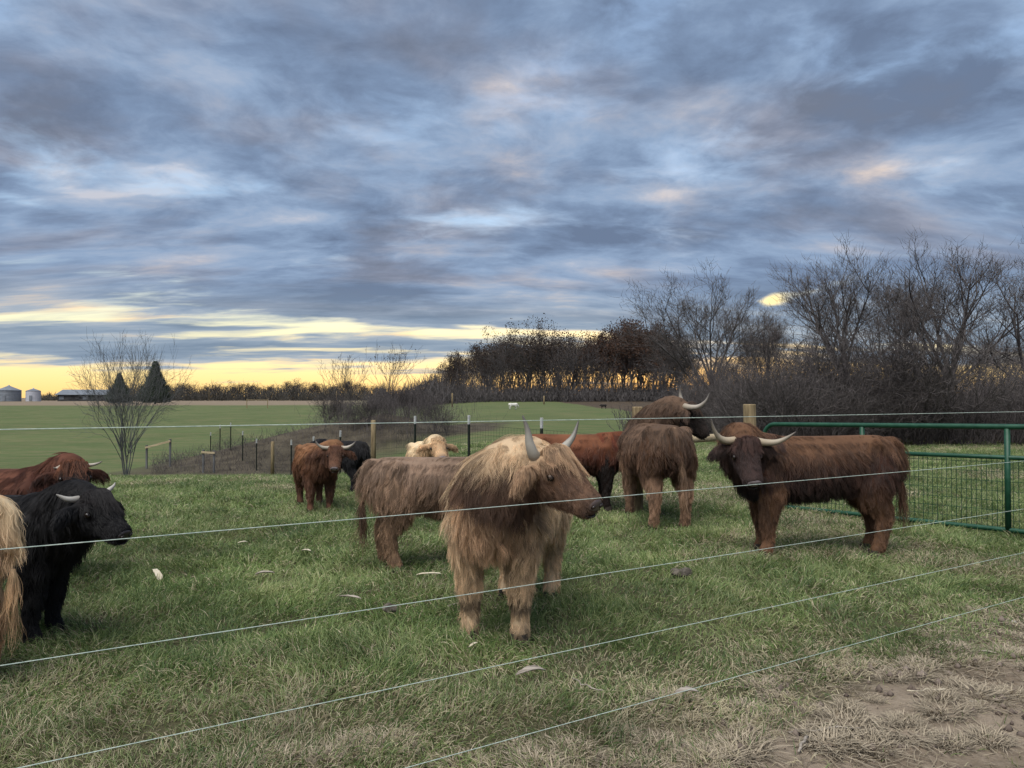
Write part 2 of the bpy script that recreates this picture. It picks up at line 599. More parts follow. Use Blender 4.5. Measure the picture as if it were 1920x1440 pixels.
def gz(x, y):
    return float(ground_z(np.array([x]), np.array([y]))[0])


FD = Vector((0.848, 0.530, 0)).normalized()     # run of the electric fence
FN = Vector((-FD.y, FD.x, 0))                   # towards the herd
F0 = Vector((0, 2.95, 0))


def fence_side(x, y):
    return (x - F0.x) * FN.x + (y - F0.y) * FN.y


def build_ground():
    n = 330
    a = 7.45
    k = np.linspace(-a, a, n)
    gx = 2.0 * np.sinh(k)
    gy = 2.0 * np.sinh(k) + 6.0
    X, Y = np.meshgrid(gx, gy)
    X, Y = X.ravel(), Y.ravel()
    Z = ground_z(X, Y)
    i = np.arange(n * n).reshape(n, n)
    F = np.stack([i[:-1, :-1], i[:-1, 1:], i[1:, 1:], i[1:, :-1]], -1).reshape(-1, 4)
    me = mesh_from(np.stack([X, Y, Z], 1), F, 'ground')
    # soil / crop masks: r bare bank, g far stubble strip, b woodland litter
    u = X / (np.abs(Y) + 8)
    bk = bank(X, Y)
    mud = sstep(bk + (fbm(X * 0.5, Y * 0.5, 9) - 0.5) * 1.3, 0.35, 1.0)
    mud = np.maximum(mud, sstep(Y + (fbm(X * .4, Y * .4, 8) - .5) * 5, 25, 29) * (1 - sstep(Y, 34, 40)) * (1 - sstep(u, -0.2, -0.1)) * sstep(X, -17, -13))
    stub = sstep(Y + 30 * (fbm(X * 0.01, Y * 0.02, 4) - 0.5), 165, 185) * (1 - sstep(u, -0.25, -0.1))
    wood = sstep(Y - np.interp(X, [-40, -10, 8, 12, 60], [150, 150, 150, 24, 20]) + (fbm(X * .3, Y * .3, 2) - .5) * 4, 0, 2.5) * sstep(u, -0.2, -0.1)
    set_col(me, np.stack([mud, stub, wood], 1), 'zones')
    m, t, b = new_mat('pasture')
    geo = t.n('ShaderNodeNewGeometry')
    P = geo.outputs['Position']
    x, y, z = t.sep(P)
    at_ = t.n('ShaderNodeAttribute', attribute_type='GEOMETRY', attribute_name='zones')
    mr, mg, mb_ = t.sep(at_.outputs['Vector'])
    big = t.noise(P, 0.10, 6, 0.6)
    mid = t.noise(P, 1.3, 6, 0.65)
    fine = t.noise(P, 26.0, 5, 0.7)
    streak = t.noise(t.vm('MULTIPLY', P, (1, 3.0, 1)), 0.35, 6, 0.65)
    g = t.mix(t.smooth(big, 0.35, 0.65), (0.066, 0.098, 0.034), (0.092, 0.124, 0.046))
    g = t.mix(t.m('MULTIPLY', t.smooth(streak, 0.42, 0.64), 0.60), g, (0.170, 0.148, 0.075))
    g = t.mix(t.m('MULTIPLY', t.smooth(mid, 0.5, 0.75), 0.35), g, (0.028, 0.045, 0.016))
    g = t.mix(t.m('MULTIPLY', t.smooth(fine, 0.35, 0.7), 0.55), g, (0.11, 0.12, 0.058))
    # thatch under the near blades
    near = t.smooth(t.vm('LENGTH', P), 22, 12)
    thatch = t.mix(fine, (0.035, 0.032, 0.018), (0.10, 0.085, 0.05))
    g = t.mix(t.m('MULTIPLY', near, 0.8), g, thatch)
    # bare track on this side of the electric fence
    s = t.m('ADD', t.m('MULTIPLY', t.m('SUBTRACT', x, F0.x), FN.x), t.m('MULTIPLY', t.m('SUBTRACT', y, F0.y), FN.y))
    s = t.m('ADD', s, t.m('MULTIPLY', t.m('SUBTRACT', t.noise(P, 1.1, 5, 0.6), 0.5), 1.1))
    track = t.smooth(s, 0.16, -0.24)
    dirt = t.mix(t.smooth(mid, 0.3, 0.7), (0.140, 0.108, 0.076), (0.262, 0.210, 0.155))
    dirt = t.mix(t.m('MULTIPLY', t.smooth(fine, 0.45, 0.8), 0.5), dirt, (0.35, 0.29, 0.225))
    g = t.mix(track, g, dirt)
    g = t.mix(mg, g, t.mix(mid, (0.16, 0.125, 0.09), (0.24, 0.19, 0.13)))
    g = t.mix(mr, g, t.mix(t.smooth(mid, 0.3, 0.7), (0.045, 0.037, 0.027), (0.095, 0.080, 0.056)))
    g = t.mix(mb_, g, t.mix(t.smooth(mid, 0.3, 0.7), (0.045, 0.034, 0.026), (0.10, 0.075, 0.05)))
    t.put(b.inputs['Base Color'], g)
    b.inputs['Roughness'].default_value = 0.95
    b.inputs['Specular IOR Level'].default_value = 0.1
    bp = t.n('ShaderNodeBump')
    bp.inputs['Strength'].default_value = 0.9
    bp.inputs['Distance'].default_value = 0.05
    t.put(bp.inputs['Height'], t.m('ADD', t.m('MULTIPLY', fine, 0.5), mid))
    t.put(b.inputs['Normal'], bp.outputs[0])
    o = link('ground', me, m, smooth=True)
    tag(o, kind='structure')


build_ground()


# ------------------------------------------------------------------ trees and brush
def grow(seed, H, r0, trunk=0.3, limbs=7, ratio=(0.62, 0.55, 0.5, 0.5), kids=(7, 6, 5), spread=(38, 42, 45, 48), trop=0.10,
         wob=0.16, levels=4, stems=1, stem_lean=0.0, rmin=0.012, t0=0.25):
    rnd = random.Random(seed)
    mb = MB()
    tips = []
    NS = (5, 5, 4, 3, 3)
    SD = (7, 5, 4, 3, 3)

    def rv():
        return Vector((rnd.gauss(0, 1), rnd.gauss(0, 1), rnd.gauss(0, 1)))

    def branch(p, d, L, r, lev):
        ns = NS[min(lev, 4)]
        pts, ds = [p.copy()], [d.copy()]
        for i in range(ns):
            d = (d + rv() * wob * (0.5 if lev == 0 else 1.0) + Vector((0, 0, trop))).normalized()
            p = p + d * (L / ns)
            pts.append(p.copy())
            ds.append(d.copy())
        end = max(r * (0.55 if lev == 0 else 0.25), rmin * 0.6)
        mb.tube(pts, [r + (end - r) * (i / ns) for i in range(ns + 1)], SD[min(lev, 4)], cap=False)
        if lev >= levels:
            tips.append(p)
            return
        nk = limbs if lev == 0 else kids[min(lev - 1, len(kids) - 1)]
        base_az = rnd.uniform(0, 6.28)
        for c in range(nk):
            if lev == 0:
                t = rnd.uniform(0.55, 1.0)
            else:
                t = t0 + (1 - t0) * (c + rnd.random()) / nk
            f = t * ns
            i = min(int(f), ns - 1)
            q = pts[i].lerp(pts[i + 1], f - i)
            dd = ds[i + 1]
            ax = dd.orthogonal().normalized()
            ax = Matrix.Rotation(base_az + 2.4 * c + rnd.uniform(-0.4, 0.4), 3, dd) @ ax
            ang = R(spread[min(lev, 3)] * rnd.uniform(0.5, 1.25))
            if lev == 0 and stems == 1 and c < 3:
                ang = R((5, 16, 24)[c])
                t = 1.0
                q = pts[-1]
            nd = Matrix.Rotation(ang, 3, ax) @ dd
            if lev == 0:
                nl = (H - pts[0].z - t * L) * rnd.uniform(0.75, 1.0) * (ratio[0] / 0.62)
            else:
                nl = L * ratio[min(lev, 3)] * rnd.uniform(0.65, 1.15) * (1.15 - 0.5 * t)
            rr = max(r * (0.5 if lev else 0.62) * rnd.uniform(0.7, 1.1) * (1.1 - 0.35 * t), rmin)
            branch(q, nd, nl, rr, lev + 1)

    for s in range(stems):
        a = rnd.uniform(0, 6.28)
        lean = stem_lean * rnd.uniform(0.4, 1.0)
        d = Vector((math.cos(a) * lean, math.sin(a) * lean, 1)).normalized()
        off = Vector((math.cos(a), math.sin(a), 0)) * (0.0 if stems == 1 else r0 * rnd.uniform(0.8, 2.5))
        branch(off + Vector((0, 0, -0.15)), d, H * trunk * rnd.uniform(0.85, 1.1), r0 * (1 if stems == 1 else rnd.uniform(0.6, 1.1)), 0)
    return mb.mesh('branches'), tips


def leaf_cloud(tips, n, size, seed, jit=0.35, keep=None):
    """small leaf-sized faces gathered round the twig ends"""
    rg = np.random.default_rng(seed)
    T = np.array([tuple(t) for t in tips])
    if keep is not None:
        T = T[keep(T)]
    # clumps: only part of the twigs still carry leaves
    w = rg.random(len(T)) ** 1.5
    idx = rg.choice(len(T), n, p=w / w.sum())
    c = T[idx] + rg.normal(0, jit, (n, 3))
    a = rg.normal(0, 1, (n, 3))
    a /= np.linalg.norm(a, axis=1, keepdims=True)
    b = np.cross(a, rg.normal(0, 1, (n, 3)))
    b /= np.linalg.norm(b, axis=1, keepdims=True)
    s = size * rg.uniform(0.5, 1.3, (n, 1))
    V = np.stack([c - a * s, c + b * s * 0.55, c + a * s, c - b * s * 0.55], 1).reshape(-1, 3)
    F = np.arange(4 * n).reshape(n, 4)
    return mesh_from(V, F, 'leaves')


def copy_tree(root, loc, rz=0.0, s=1.0, sz=None, label=None):
    r = root.copy()
    COL.objects.link(r)
    r.location = loc
    r.rotation_euler = (0, 0, rz)
    r.scale = (s, s, s if sz is None else sz)
    if label:
        r['label'] = label
    for ch in root.children:
        c = ch.copy()
        COL.objects.link(c)
        c.parent = r
    return r


def tree_thing(name, label, cat, group, trunk_me, bark, crown_me=None, leaf=None, trunk_name='trunk', crown_name='crown'):
    r = empty(name)
    tag(r, label, cat, group)
    link(trunk_name, trunk_me, bark, r, smooth=True)
    if crown_me is not None:
        link(crown_name, crown_me, leaf, r)
    return r


def spikes(P, D, L, rad, bend, seed):
    """many separate bent twigs in one mesh"""
    rg = np.random.default_rng(seed)
    n = len(P)
    D = D / np.linalg.norm(D, axis=1, keepdims=True)
    a = np.cross(D, rg.normal(0, 1, (n, 3)))
    a /= np.linalg.norm(a, axis=1, keepdims=True)
    b = np.cross(D, a)
    L = L[:, None]
    mid = P + D * L * 0.5 + a * L * bend * rg.normal(0, 1, (n, 1))
    tip = P + D * L + a * L * bend * 2 * rg.normal(0, 1, (n, 1)) + np.array([0, 0, 1]) * L * 0.1
    V = []
    for c, k in ((P, 1.0), (mid, 0.65)):
        for j in range(3):
            th = 2.0944 * j
            V.append(c + (a * math.cos(th) + b * math.sin(th)) * rad[:, None] * k)
    V.append(tip)
    V = np.stack(V, 1)
    base = (np.arange(n) * 7)[:, None]
    tri = []
    for j in range(3):
        k = (j + 1) % 3
        tri += [[j, k, 3 + k], [j, 3 + k, 3 + j], [3 + j, 3 + k, 6]]
    F = (base[:, None, :] + np.array(tri)[None]).reshape(-1, 3)
    return V.reshape(-1, 3), F


def thicket(name, label, cat, pts_fn, n, hmin, hmax, rad, seed, mat, lean=0.55):
    rg = np.random.default_rng(seed)
    X, Y, hs = pts_fn(rg, n)
    Z = ground_z(X, Y)
    lift = rg.random(n) ** 1.6
    H = (hmin + (hmax - hmin) * rg.random(n)) * hs
    P = np.stack([X, Y, Z - 0.05 + lift * H * 0.75], 1)
    D = np.stack([rg.normal(0, lean, n), rg.normal(0, lean, n), np.ones(n)], 1)
    V, F = spikes(P, D, H * (0.35 + 0.5 * rg.random(n)), rad * (0.6 + 0.8 * rg.random(n)), 0.10, seed)
    o = link(name, mesh_from(V, F, name), mat)
    tag(o, label, cat, kind='stuff')
    return o


def build_trees():
    rnd = random.Random(5)
    # --- tall bare trees over the wood on the right
    heroes = [
        (1335, 512, 62, 11, dict(trunk=0.24, limbs=9, spread=(46, 40, 44, 46), r0=0.26, trop=0.07), 'bare rounded tree at the near end of the dark wood', 0),
        (1592, 462, 58, 25, dict(trunk=0.27, limbs=8, spread=(42, 38, 44, 46), r0=0.30, trop=0.09), 'tall wide-forked bare tree beside the bright gap in the clouds', 0),
        (1778, 446, 55, 37, dict(trunk=0.30, limbs=8, spread=(36, 36, 42, 46), r0=0.30, trop=0.11), 'tallest bare tree, rising above the farm gate', 0),
        (1950, 450, 50, 49, dict(trunk=0.28, limbs=8, spread=(44, 38, 44, 46), r0=0.30, trop=0.08), 'bare tree cut off by the right edge of the picture', 0),
        (1432, 585, 66, 53, dict(trunk=0.35, limbs=8, spread=(36, 38, 42, 46), r0=0.17, trop=0.10), 'slender bare tree under the bright gap in the clouds', 0),
        (1690, 520, 66, 61, dict(trunk=0.33, limbs=8, spread=(34, 36, 42, 46), r0=0.22, trop=0.12), 'bare tree standing between the two tallest trees', 0),
    ]
    for px, top, Y, seed, kw, lab, _ in heroes:
        p = at(px, 745, Y)
        z0 = gz(p.x, Y)
        H = EYE + (745 - top) / 1440 * Y - z0
        me, tips = grow(seed, H, levels=4, kids=(7, 6, 5), rmin=0.014, wob=0.085, **kw)
        hmax = max(v.co.z for v in me.vertices)
        r = tree_thing('bare_tree', lab, 'tree', 'tall bare trees of the wood', me, M_BARK, trunk_name='trunk')
        # the finest shoots are a part of their own: a twig crown
        T = np.array([tuple(q) for q in tips])
        rg = np.random.default_rng(seed)
        T = np.repeat(T, 2, 0) + rg.normal(0, 0.20, (2 * len(T), 3))
        D = T - np.array([0, 0, H * 0.35])
        D = D / np.linalg.norm(D, axis=1, keepdims=True) + rg.normal(0, 0.45, T.shape)
        V, F = spikes(T, D, rg.uniform(0.4, 1.15, len(T)), np.full(len(T), 0.013), 0.08, seed)
        link('crown', mesh_from(V, F, 'crown'), M_TWIG, r)
        r.location = (p.x, Y, z0)
        r.scale = (1, 1, H / hmax)

    # --- smaller bare trees filling the wood
    var = []
    for k in range(4):
        me, tips = grow(100 + k, 10, 0.13, trunk=0.34, limbs=9, spread=(34, 38, 44, 46), levels=3, kids=(8, 6), rmin=0.016, trop=0.10)
        rg = np.random.default_rng(k)
        T = np.array([tuple(q) for q in tips])
        T = np.repeat(T, 2, 0) + rg.normal(0, 0.2, (2 * len(T), 3))
        D = rg.normal(0, 0.6, T.shape) + np.array([0, 0, 0.8])
        V, F = spikes(T, D, rg.uniform(0.4, 1.1, len(T)), np.full(len(T), 0.012), 0.1, k)
        var.append((me, mesh_from(V, F, 'crown')))
    protos = {}
    n = 0
    for i in range(34):
        px = 1240 + (i * 23.1) % 790 + rnd.uniform(-10, 10)
        Y = rnd.uniform(52, 105)
        top = rnd.uniform(630, 705)
        X = (px - 960) / 1440 * Y
        z0 = gz(X, Y)
        s = (EYE + (745 - top) / 1440 * Y - z0) / 10.0
        k = rnd.randrange(4)
        if k not in protos:
            protos[k] = tree_thing('woodland_tree', 'one of the smaller bare trees crowding the wood behind the gate', 'tree',
                                   'small bare trees of the wood', var[k][0], M_BARK, var[k][1], M_TWIG)
            r = protos[k]
            r.location, r.rotation_euler, r.scale = (X, Y, z0), (0, 0, rnd.uniform(0, 6.28)), (s, s, s)
        else:
            copy_tree(protos[k], (X, Y, z0), rnd.uniform(0, 6.28), s)

    # --- brush at the wood's edge
    svar = []
    for k in range(4):
        me, tips = grow(200 + k, 3.2, 0.028, trunk=0.42, limbs=6, spread=(30, 40, 46, 48), levels=3, kids=(6, 4), stems=7, stem_lean=0.55, rmin=0.006, trop=0.05, wob=0.2)
        svar.append(me)
    sp = {}
    for i in range(64):
        px = 1296 + (i * 21.7) % 700 + rnd.uniform(-12, 12)
        Y = 21.5 + (i % 4) * 3.2 + rnd.uniform(0, 3.5) + max(0, (1400 - px)) * 0.05
        X = (px - 960) / 1440 * Y
        k = rnd.randrange(4)
        s = rnd.uniform(0.5, 0.85) * (1.5 if i % 7 == 3 else 1.0)
        if k not in sp:
            r = empty('bare_shrub')
            tag(r, 'one of the leafless grey shrubs massed along the wood edge', 'shrub', 'bare shrubs along the wood edge')
            link('stems', svar[k], M_BRUSH, r)
            sp[k] = r
            r.location, r.scale = (X, Y, gz(X, Y)), (s, s, s)
        else:
            copy_tree(sp[k], (X, Y, gz(X, Y)), rnd.uniform(0, 6.28), s)
    # shrubs on the bank in the middle distance
    for i in range(13):
        px = 612 + i * 18.5 + rnd.uniform(-8, 8)
        Y = rnd.uniform(32, 40)
        X = (px - 960) / 1440 * Y
        r = copy_tree(sp[i % 4], (X, Y, gz(X, Y) - 0.05), rnd.uniform(0, 6.28), rnd.uniform(0.3, 0.58), label='one of the grey twiggy shrubs on the earth bank')
        r['group'] = 'shrubs on the earth bank'
    for px, top, Y, lab in ((648, 672, 37, 'thin sapling standing at the end of the bank brush by the field'), (728, 655, 38, 'thin sapling with a few last leaves, tallest on the bank'),
                            (1195, 770, 17, 'small bare shrub beside the wooden corner post')):
        X = (px - 960) / 1440 * Y
        z0 = gz(X, Y)
        H = EYE + (745 - top) / 1440 * Y - z0
        me, tips = grow(int(px), H, 0.03, trunk=0.4, limbs=6, spread=(24, 30, 36, 40), levels=3, kids=(5, 4), rmin=0.006, trop=0.12, stems=2, stem_lean=0.15)
        r = tree_thing('sapling', lab, 'sapling', None, me, M_TWIG)
        if px == 728:
            link('crown', leaf_cloud(tips, 60, 0.05, 4, 0.05, lambda T: T[:, 2] > H * 0.7), M_LEAF, r)
        r.location = (X, Y, z0)

    # dense understorey masses
    def wood_edge(rg, n):
        px = rg.uniform(1285, 2060, n)
        Y = 23 + rg.random(n) ** 1.4 * 34 + np.maximum(0, 1390 - px) * 0.09
        return (px - 960) / 1440 * Y, Y, 0.45 + 1.15 * fbm(px / 45, Y / 7, 3) + (Y - 22) * 0.012
    thicket('undergrowth', 'dense tangle of bare grey-brown brush below the trees', 'brush', wood_edge, 24000, 0.7, 1.9, 0.010, 7, M_BRUSH)

    def bank_brush(rg, n):
        px = rg.normal(745, 62, n)
        Y = rg.uniform(31, 42, n)
        return (px - 960) / 1440 * Y, Y, 0.6 + 0.8 * fbm(px / 40, Y / 6, 4)
    def ditch(rg, n):
        px = rg.uniform(285, 700, n)
        Y = rg.uniform(27, 36, n)
        return (px - 960) / 1440 * Y, Y, 0.3 + 1.0 * fbm(px / 30, Y / 3, 14)
    thicket('undergrowth', 'low dead weeds over the brown ditch bank behind the fence', 'weeds', ditch, 3800, 0.15, 0.75, 0.006, 18, M_BRUSH, 0.5)
    thicket('undergrowth', 'pale grey haze of thin stems covering the earth bank', 'brush', bank_brush, 2600, 0.4, 1.6, 0.005, 8, M_TWIG, 0.3)

    # --- brown-leaved wood across the far side of the field
    fvar = []
    for k in range(5):
        me, tips = grow(300 + k, 13, 0.20, trunk=0.40, limbs=9, spread=(36, 40, 44, 46), levels=3, kids=(7, 5), rmin=0.03, trop=0.10)
        lf = leaf_cloud(tips, (2200, 2900, 1300, 500, 4600)[k], 0.18, k, 0.42)
        fvar.append((me, lf, M_LEAFR if k == 4 else M_LEAF))
    fp = {}
    for i in range(74):
        px = 778 + (i * 6.9) + rnd.uniform(-14, 14)
        Y = rnd.uniform(140, 176)
        top = np.interp(px, [775, 850, 950, 1010, 1070, 1110, 1180, 1240, 1290], [712, 664, 636, 618, 636, 644, 618, 624, 660]) + rnd.choice((0, 4, 10, 20, 34))
        X = (px - 960) / 1440 * Y
        z0 = gz(X, Y)
        s = (EYE + (745 - top) / 1440 * Y - z0) / 13.0
        k = 4 if 1115 < px < 1240 else rnd.choice((0, 1, 2, 3, 0))
        if 1060 < px < 1110:
            k = 3
        if k not in fp:
            r = tree_thing('oak_tree', 'one of the russet-leaved trees at the dense end of the far wood' if k == 4 else 'one of the dark brown-leaved trees of the far wood',
                           'tree', 'trees of the far wood', fvar[k][0], M_BARK, fvar[k][1], fvar[k][2])
            fp[k] = r
            r.location, r.scale = (X, Y, z0), (s * 1.1, s * 1.1, s)
        else:
            copy_tree(fp[k], (X, Y, z0), rnd.uniform(0, 6.28), s * rnd.uniform(0.75, 1.0), s)

    def far_wood(rg, n):
        px = rg.uniform(690, 1300, n)
        Y = rg.uniform(138, 180, n)
        return (px - 960) / 1440 * Y, Y, np.interp(px, [690, 720, 800, 900, 1300], [0.5, 0.8, 1.7, 1.0, 1.0]) * (0.6 + 0.8 * fbm(px / 25, Y / 9, 4))
    def far_stems(rg, n):
        px = rg.uniform(800, 1285, n)
        Y = rg.uniform(142, 178, n)
        return (px - 960) / 1440 * Y, Y, (0.55 + 0.7 * fbm(px / 20, Y / 9, 24)) * np.interp(px, [800, 860, 1285], [0.55, 1, 1])
    thicket('undergrowth', 'slender grey stems crowded between the trunks of the far wood', 'brush', far_stems, 4200, 3.0, 7.5, 0.045, 19, M_BARK, 0.22)
    thicket('undergrowth', 'dark brushwood under the trees of the far wood', 'brush', far_wood, 13000, 1.3, 3.2, 0.07, 9, M_BARK, 0.5)

    # --- far hedge line on the left
    for i in range(46):
        px = 240 + i * 10.6 + rnd.uniform(-7, 7)
        Y = rnd.uniform(300, 350)
        h = rnd.choice((4.5, 5, 5.5, 6, 6.5, 7.5)) * (1.25 if i in (31, 33, 38) else 1.0)
        X = (px - 960) / 1440 * Y
        r = copy_tree(fp[(0, 2, 1, 3)[i % 4]], (X, Y, gz(X, Y)), rnd.uniform(0, 6.28), h / 13 * 1.5, h / 13,
                      label='one of the low trees in the distant hedge line under the yellow sky')
        r['group'] = 'trees of the distant hedge line'

    def hedge(rg, n):
        px = rg.uniform(60, 730, n)
        Y = rg.uniform(290, 340, n)
        return (px - 960) / 1440 * Y, Y, np.interp(px, [60, 240, 300, 730], [0.5, 0.6, 1.0, 1.0]) * (0.5 + fbm(px / 18, Y / 30, 6))
    thicket('undergrowth', 'dark scrub filling the distant hedge line', 'brush', hedge, 9000, 2.5, 5.5, 0.12, 10, M_FARLEAF, 0.5)

    # --- two cedars
    def cedar(px, top, w_px, Y, seed, lab):
        rg = np.random.default_rng(seed)
        X = (px - 960) / 1440 * Y
        z0 = gz(X, Y)
        H = EYE + (745 - top) / 1440 * Y - z0
        W = w_px / 1440 * Y / 2
        r = empty('cedar_tree', (X, Y, z0))
        tag(r, lab, 'tree', 'cedars in the field')
        mb = MB()
        mb.tube([(0, 0, -0.2), (0.05, 0, H * 0.5), (0, 0, H * 0.97)], [0.26, 0.14, 0.03], 6)
        mb.build('trunk', M_BARK, r)
        n = 5200
        h = rg.random(n) ** 1.15
        prof = np.interp(h, [0, 0.10, 0.3, 0.6, 0.85, 1.0], [0.85, 1.0, 0.78, 0.40, 0.13, 0.01]) * W
        a = rg.uniform(0, 6.28, n)
        lump = 0.35 + 1.0 * vnoise(a * 2.6 + 20, h * 11 + seed)
        rr = prof * lump * np.sqrt(rg.uniform(0.15, 1, n))
        P = np.stack([np.cos(a) * rr, np.sin(a) * rr, H * (0.04 + 0.93 * h)], 1)
        D = np.stack([np.cos(a), np.sin(a), 0.9 + rg.normal(0, 0.3, n)], 1) + rg.normal(0, 0.25, (n, 3))
        V, F = spikes(P, D, rg.uniform(0.4, 1.3, n) * H / 6 * (1.15 - 0.75 * h), np.full(n, 0.012 * H), 0.10, seed)
        link('crown', mesh_from(V, F, 'crown'), M_CEDAR, r)
    cedar(224, 700, 38, 205, 1, 'shorter dark cedar in the field behind the bare shrub')
    cedar(291, 678, 46, 196, 2, 'taller dark cedar in the field behind the bare shrub')

    # --- small many-stemmed tree in front of the cedars
    Y = 22.5
    X = (238 - 960) / 1440 * Y
    z0 = gz(X, Y)
    me, tips = grow(77, 4.1, 0.032, trunk=0.34, limbs=6, spread=(28, 36, 42, 46), levels=3, kids=(7, 5), stems=7, stem_lean=0.30, rmin=0.0045, trop=0.04, wob=0.14)
    r = tree_thing('multi_stem_tree', 'small bare many-stemmed tree at the left of the pasture edge', 'tree', None, me, M_BARKG, trunk_name='stems')
    r.location = (X, Y, z0)
    r.scale = (0.66, 0.66, 0.92)


build_trees()


# ------------------------------------------------------------------ farm buildings far away
def build_farm():
    def bin_(px0, px1, eave, peak, Y, mat, lab):
        c = at((px0 + px1) / 2, 745, Y)
        z0 = gz(c.x, Y)
        rad = (px1 - px0) / 1440 * Y / 2
        he = EYE + (745 - eave) / 1440 * Y - z0
        hp = EYE + (745 - peak) / 1440 * Y - z0
        r = empty('grain_bin', (c.x, Y, z0))
        tag(r, lab, 'grain bin', 'grain bins')
        mb = MB()
        pts, rr = [], []
        nb = 9
        for i in range(nb * 2 + 1):
            pts.append((0, 0, -0.5 + (he + 0.5) * i / (nb * 2)))
            rr.append(rad * (1.0 if i % 2 else 0.985))
        mb.tube(pts, rr, 28)
        mb.build('wall', mat, r)
        mb = MB()
        mb.tube([(0, 0, he), (0, 0, hp - 0.3)], [rad * 1.04, rad * 0.12], 28)
        rf = mb.build('roof', M_ROOF, r)
        mb = MB()
        mb.tube([(0, 0, hp - 0.35), (0, 0, hp)], [rad * 0.13, rad * 0.05], 12)
        mb.build('vent_cap', mat, rf)
        mb = MB()
        mb.box((rad * 0.2, -rad * 0.985, 1.1), 0.9, 0.12, 1.9)
        mb.build('door', M_ROOF, r)
    bin_(-4, 37, 732, 722, 260, M_BIN, 'wide grey grain bin at the left edge of the field')
    bin_(50, 75, 733, 727, 262, M_BINW, 'narrow pale grain bin next to the wide grey one')
    # low barn
    Y = 270
    a, b = at(108, 745, Y), at(212, 745, Y)
    z0 = gz(a.x, Y)
    L = b.x - a.x
    r = empty('barn', ((a.x + b.x) / 2, Y, z0))
    tag(r, 'long low dark barn with a grey roof beyond the field', 'barn')
    mb = MB()
    mb.box((0, 4, 0.9), L, 8, 2.8)
    mb.build('wall', M_BARN, r)
    mb = MB()
    for sx, y0, y1, za, zb in ((0, -0.8, 4.0, 2.2, 4.0), (0, 8.8, 4.0, 2.2, 4.0)):
        b0 = len(mb.V)
        for (yy, zz) in ((y0, za), (y1, zb)):
            for xx in (-L / 2 - 0.5, L / 2 + 0.5):
                mb.V.append((xx, yy, zz))
                mb.V.append((xx, yy, zz + 0.15))
        for f in ((0, 2, 6, 4), (1, 5, 7, 3), (0, 1, 3, 2), (4, 6, 7, 5), (0, 4, 5, 1), (2, 3, 7, 6)):
            mb.F.append(tuple(b0 + i for i in f))
    mb.build('roof', M_ROOF, r)
    for i in range(7):
        mb = MB()
        mb.box((-L / 2 + L * (i + 0.5) / 7, -0.06, 1.2), L / 7 * 0.6, 0.1, 1.2)
        mb.build('side_opening', M_ROOF if i % 3 == 0 else M_BARN, r)
    # utility poles and field posts
    for px, top, Y, lab in ((392, 727, 285, 'thin pole in front of the distant hedge line'), (631, 733, 240, 'thin pole near the far end of the hedge line'),
                            (848, 737, 110, 'lone post at the edge of the far wood behind the bank brush'), (1020, 742, 112, 'lone pale post in front of the far wood')):
        X = (px - 960) / 1440 * Y
        z0 = gz(X, Y)
        h = EYE + (745 - top) / 1440 * Y - z0
        mb = MB()
        mb.tube([(0, 0, -0.3), (0, 0, h * 0.98), (0, 0, h)], [0.12, 0.10, 0.05], 8)
        o = mb.build('field_post', M_WOOD, smooth=True)
        o.location = (X, Y, z0)
        tag(o, lab, 'post')
    Y = 150
    a, b = at(463, 745, Y), at(502, 745, Y)
    r = empty('fence_brace', (0, 0, 0))
    tag(r, 'wooden brace of two posts and a rail alone in the far field', 'fence brace')
    for p in (a, b):
        mb = MB()
        z0 = gz(p.x, Y)
        mb.tube([(p.x, Y, z0 - 0.2), (p.x, Y, z0 + 1.8)], 0.08, 7)
        mb.build('post', M_WOOD, r)
    mb = MB()
    mb.tube([(a.x, Y, gz(a.x, Y) + 1.6), (b.x, Y, gz(b.x, Y) + 1.6)], 0.06, 7)
    mb.build('rail', M_WOOD, r)


build_farm()


# ------------------------------------------------------------------ woven wire fence behind the herd
def tpost(x, y, h, parent):
    z0 = gz(x, y)
    mb = MB()
    mb.box((x, y, z0 + h * 0.43), 0.045, 0.008, h * 0.86 + 0.2)
    mb.box((x, y - 0.019, z0 + h * 0.43), 0.008, 0.03, h * 0.86 + 0.2)
    p = mb.build('steel_post', M_STEEL, parent)
    mb = MB()
    mb.box((x, y, z0 + h * 0.93), 0.047, 0.010, h * 0.14)
    mb.box((x, y - 0.0195, z0 + h * 0.93), 0.010, 0.031, h * 0.14)
    mb.build('white_tip', M_WHITE, p)


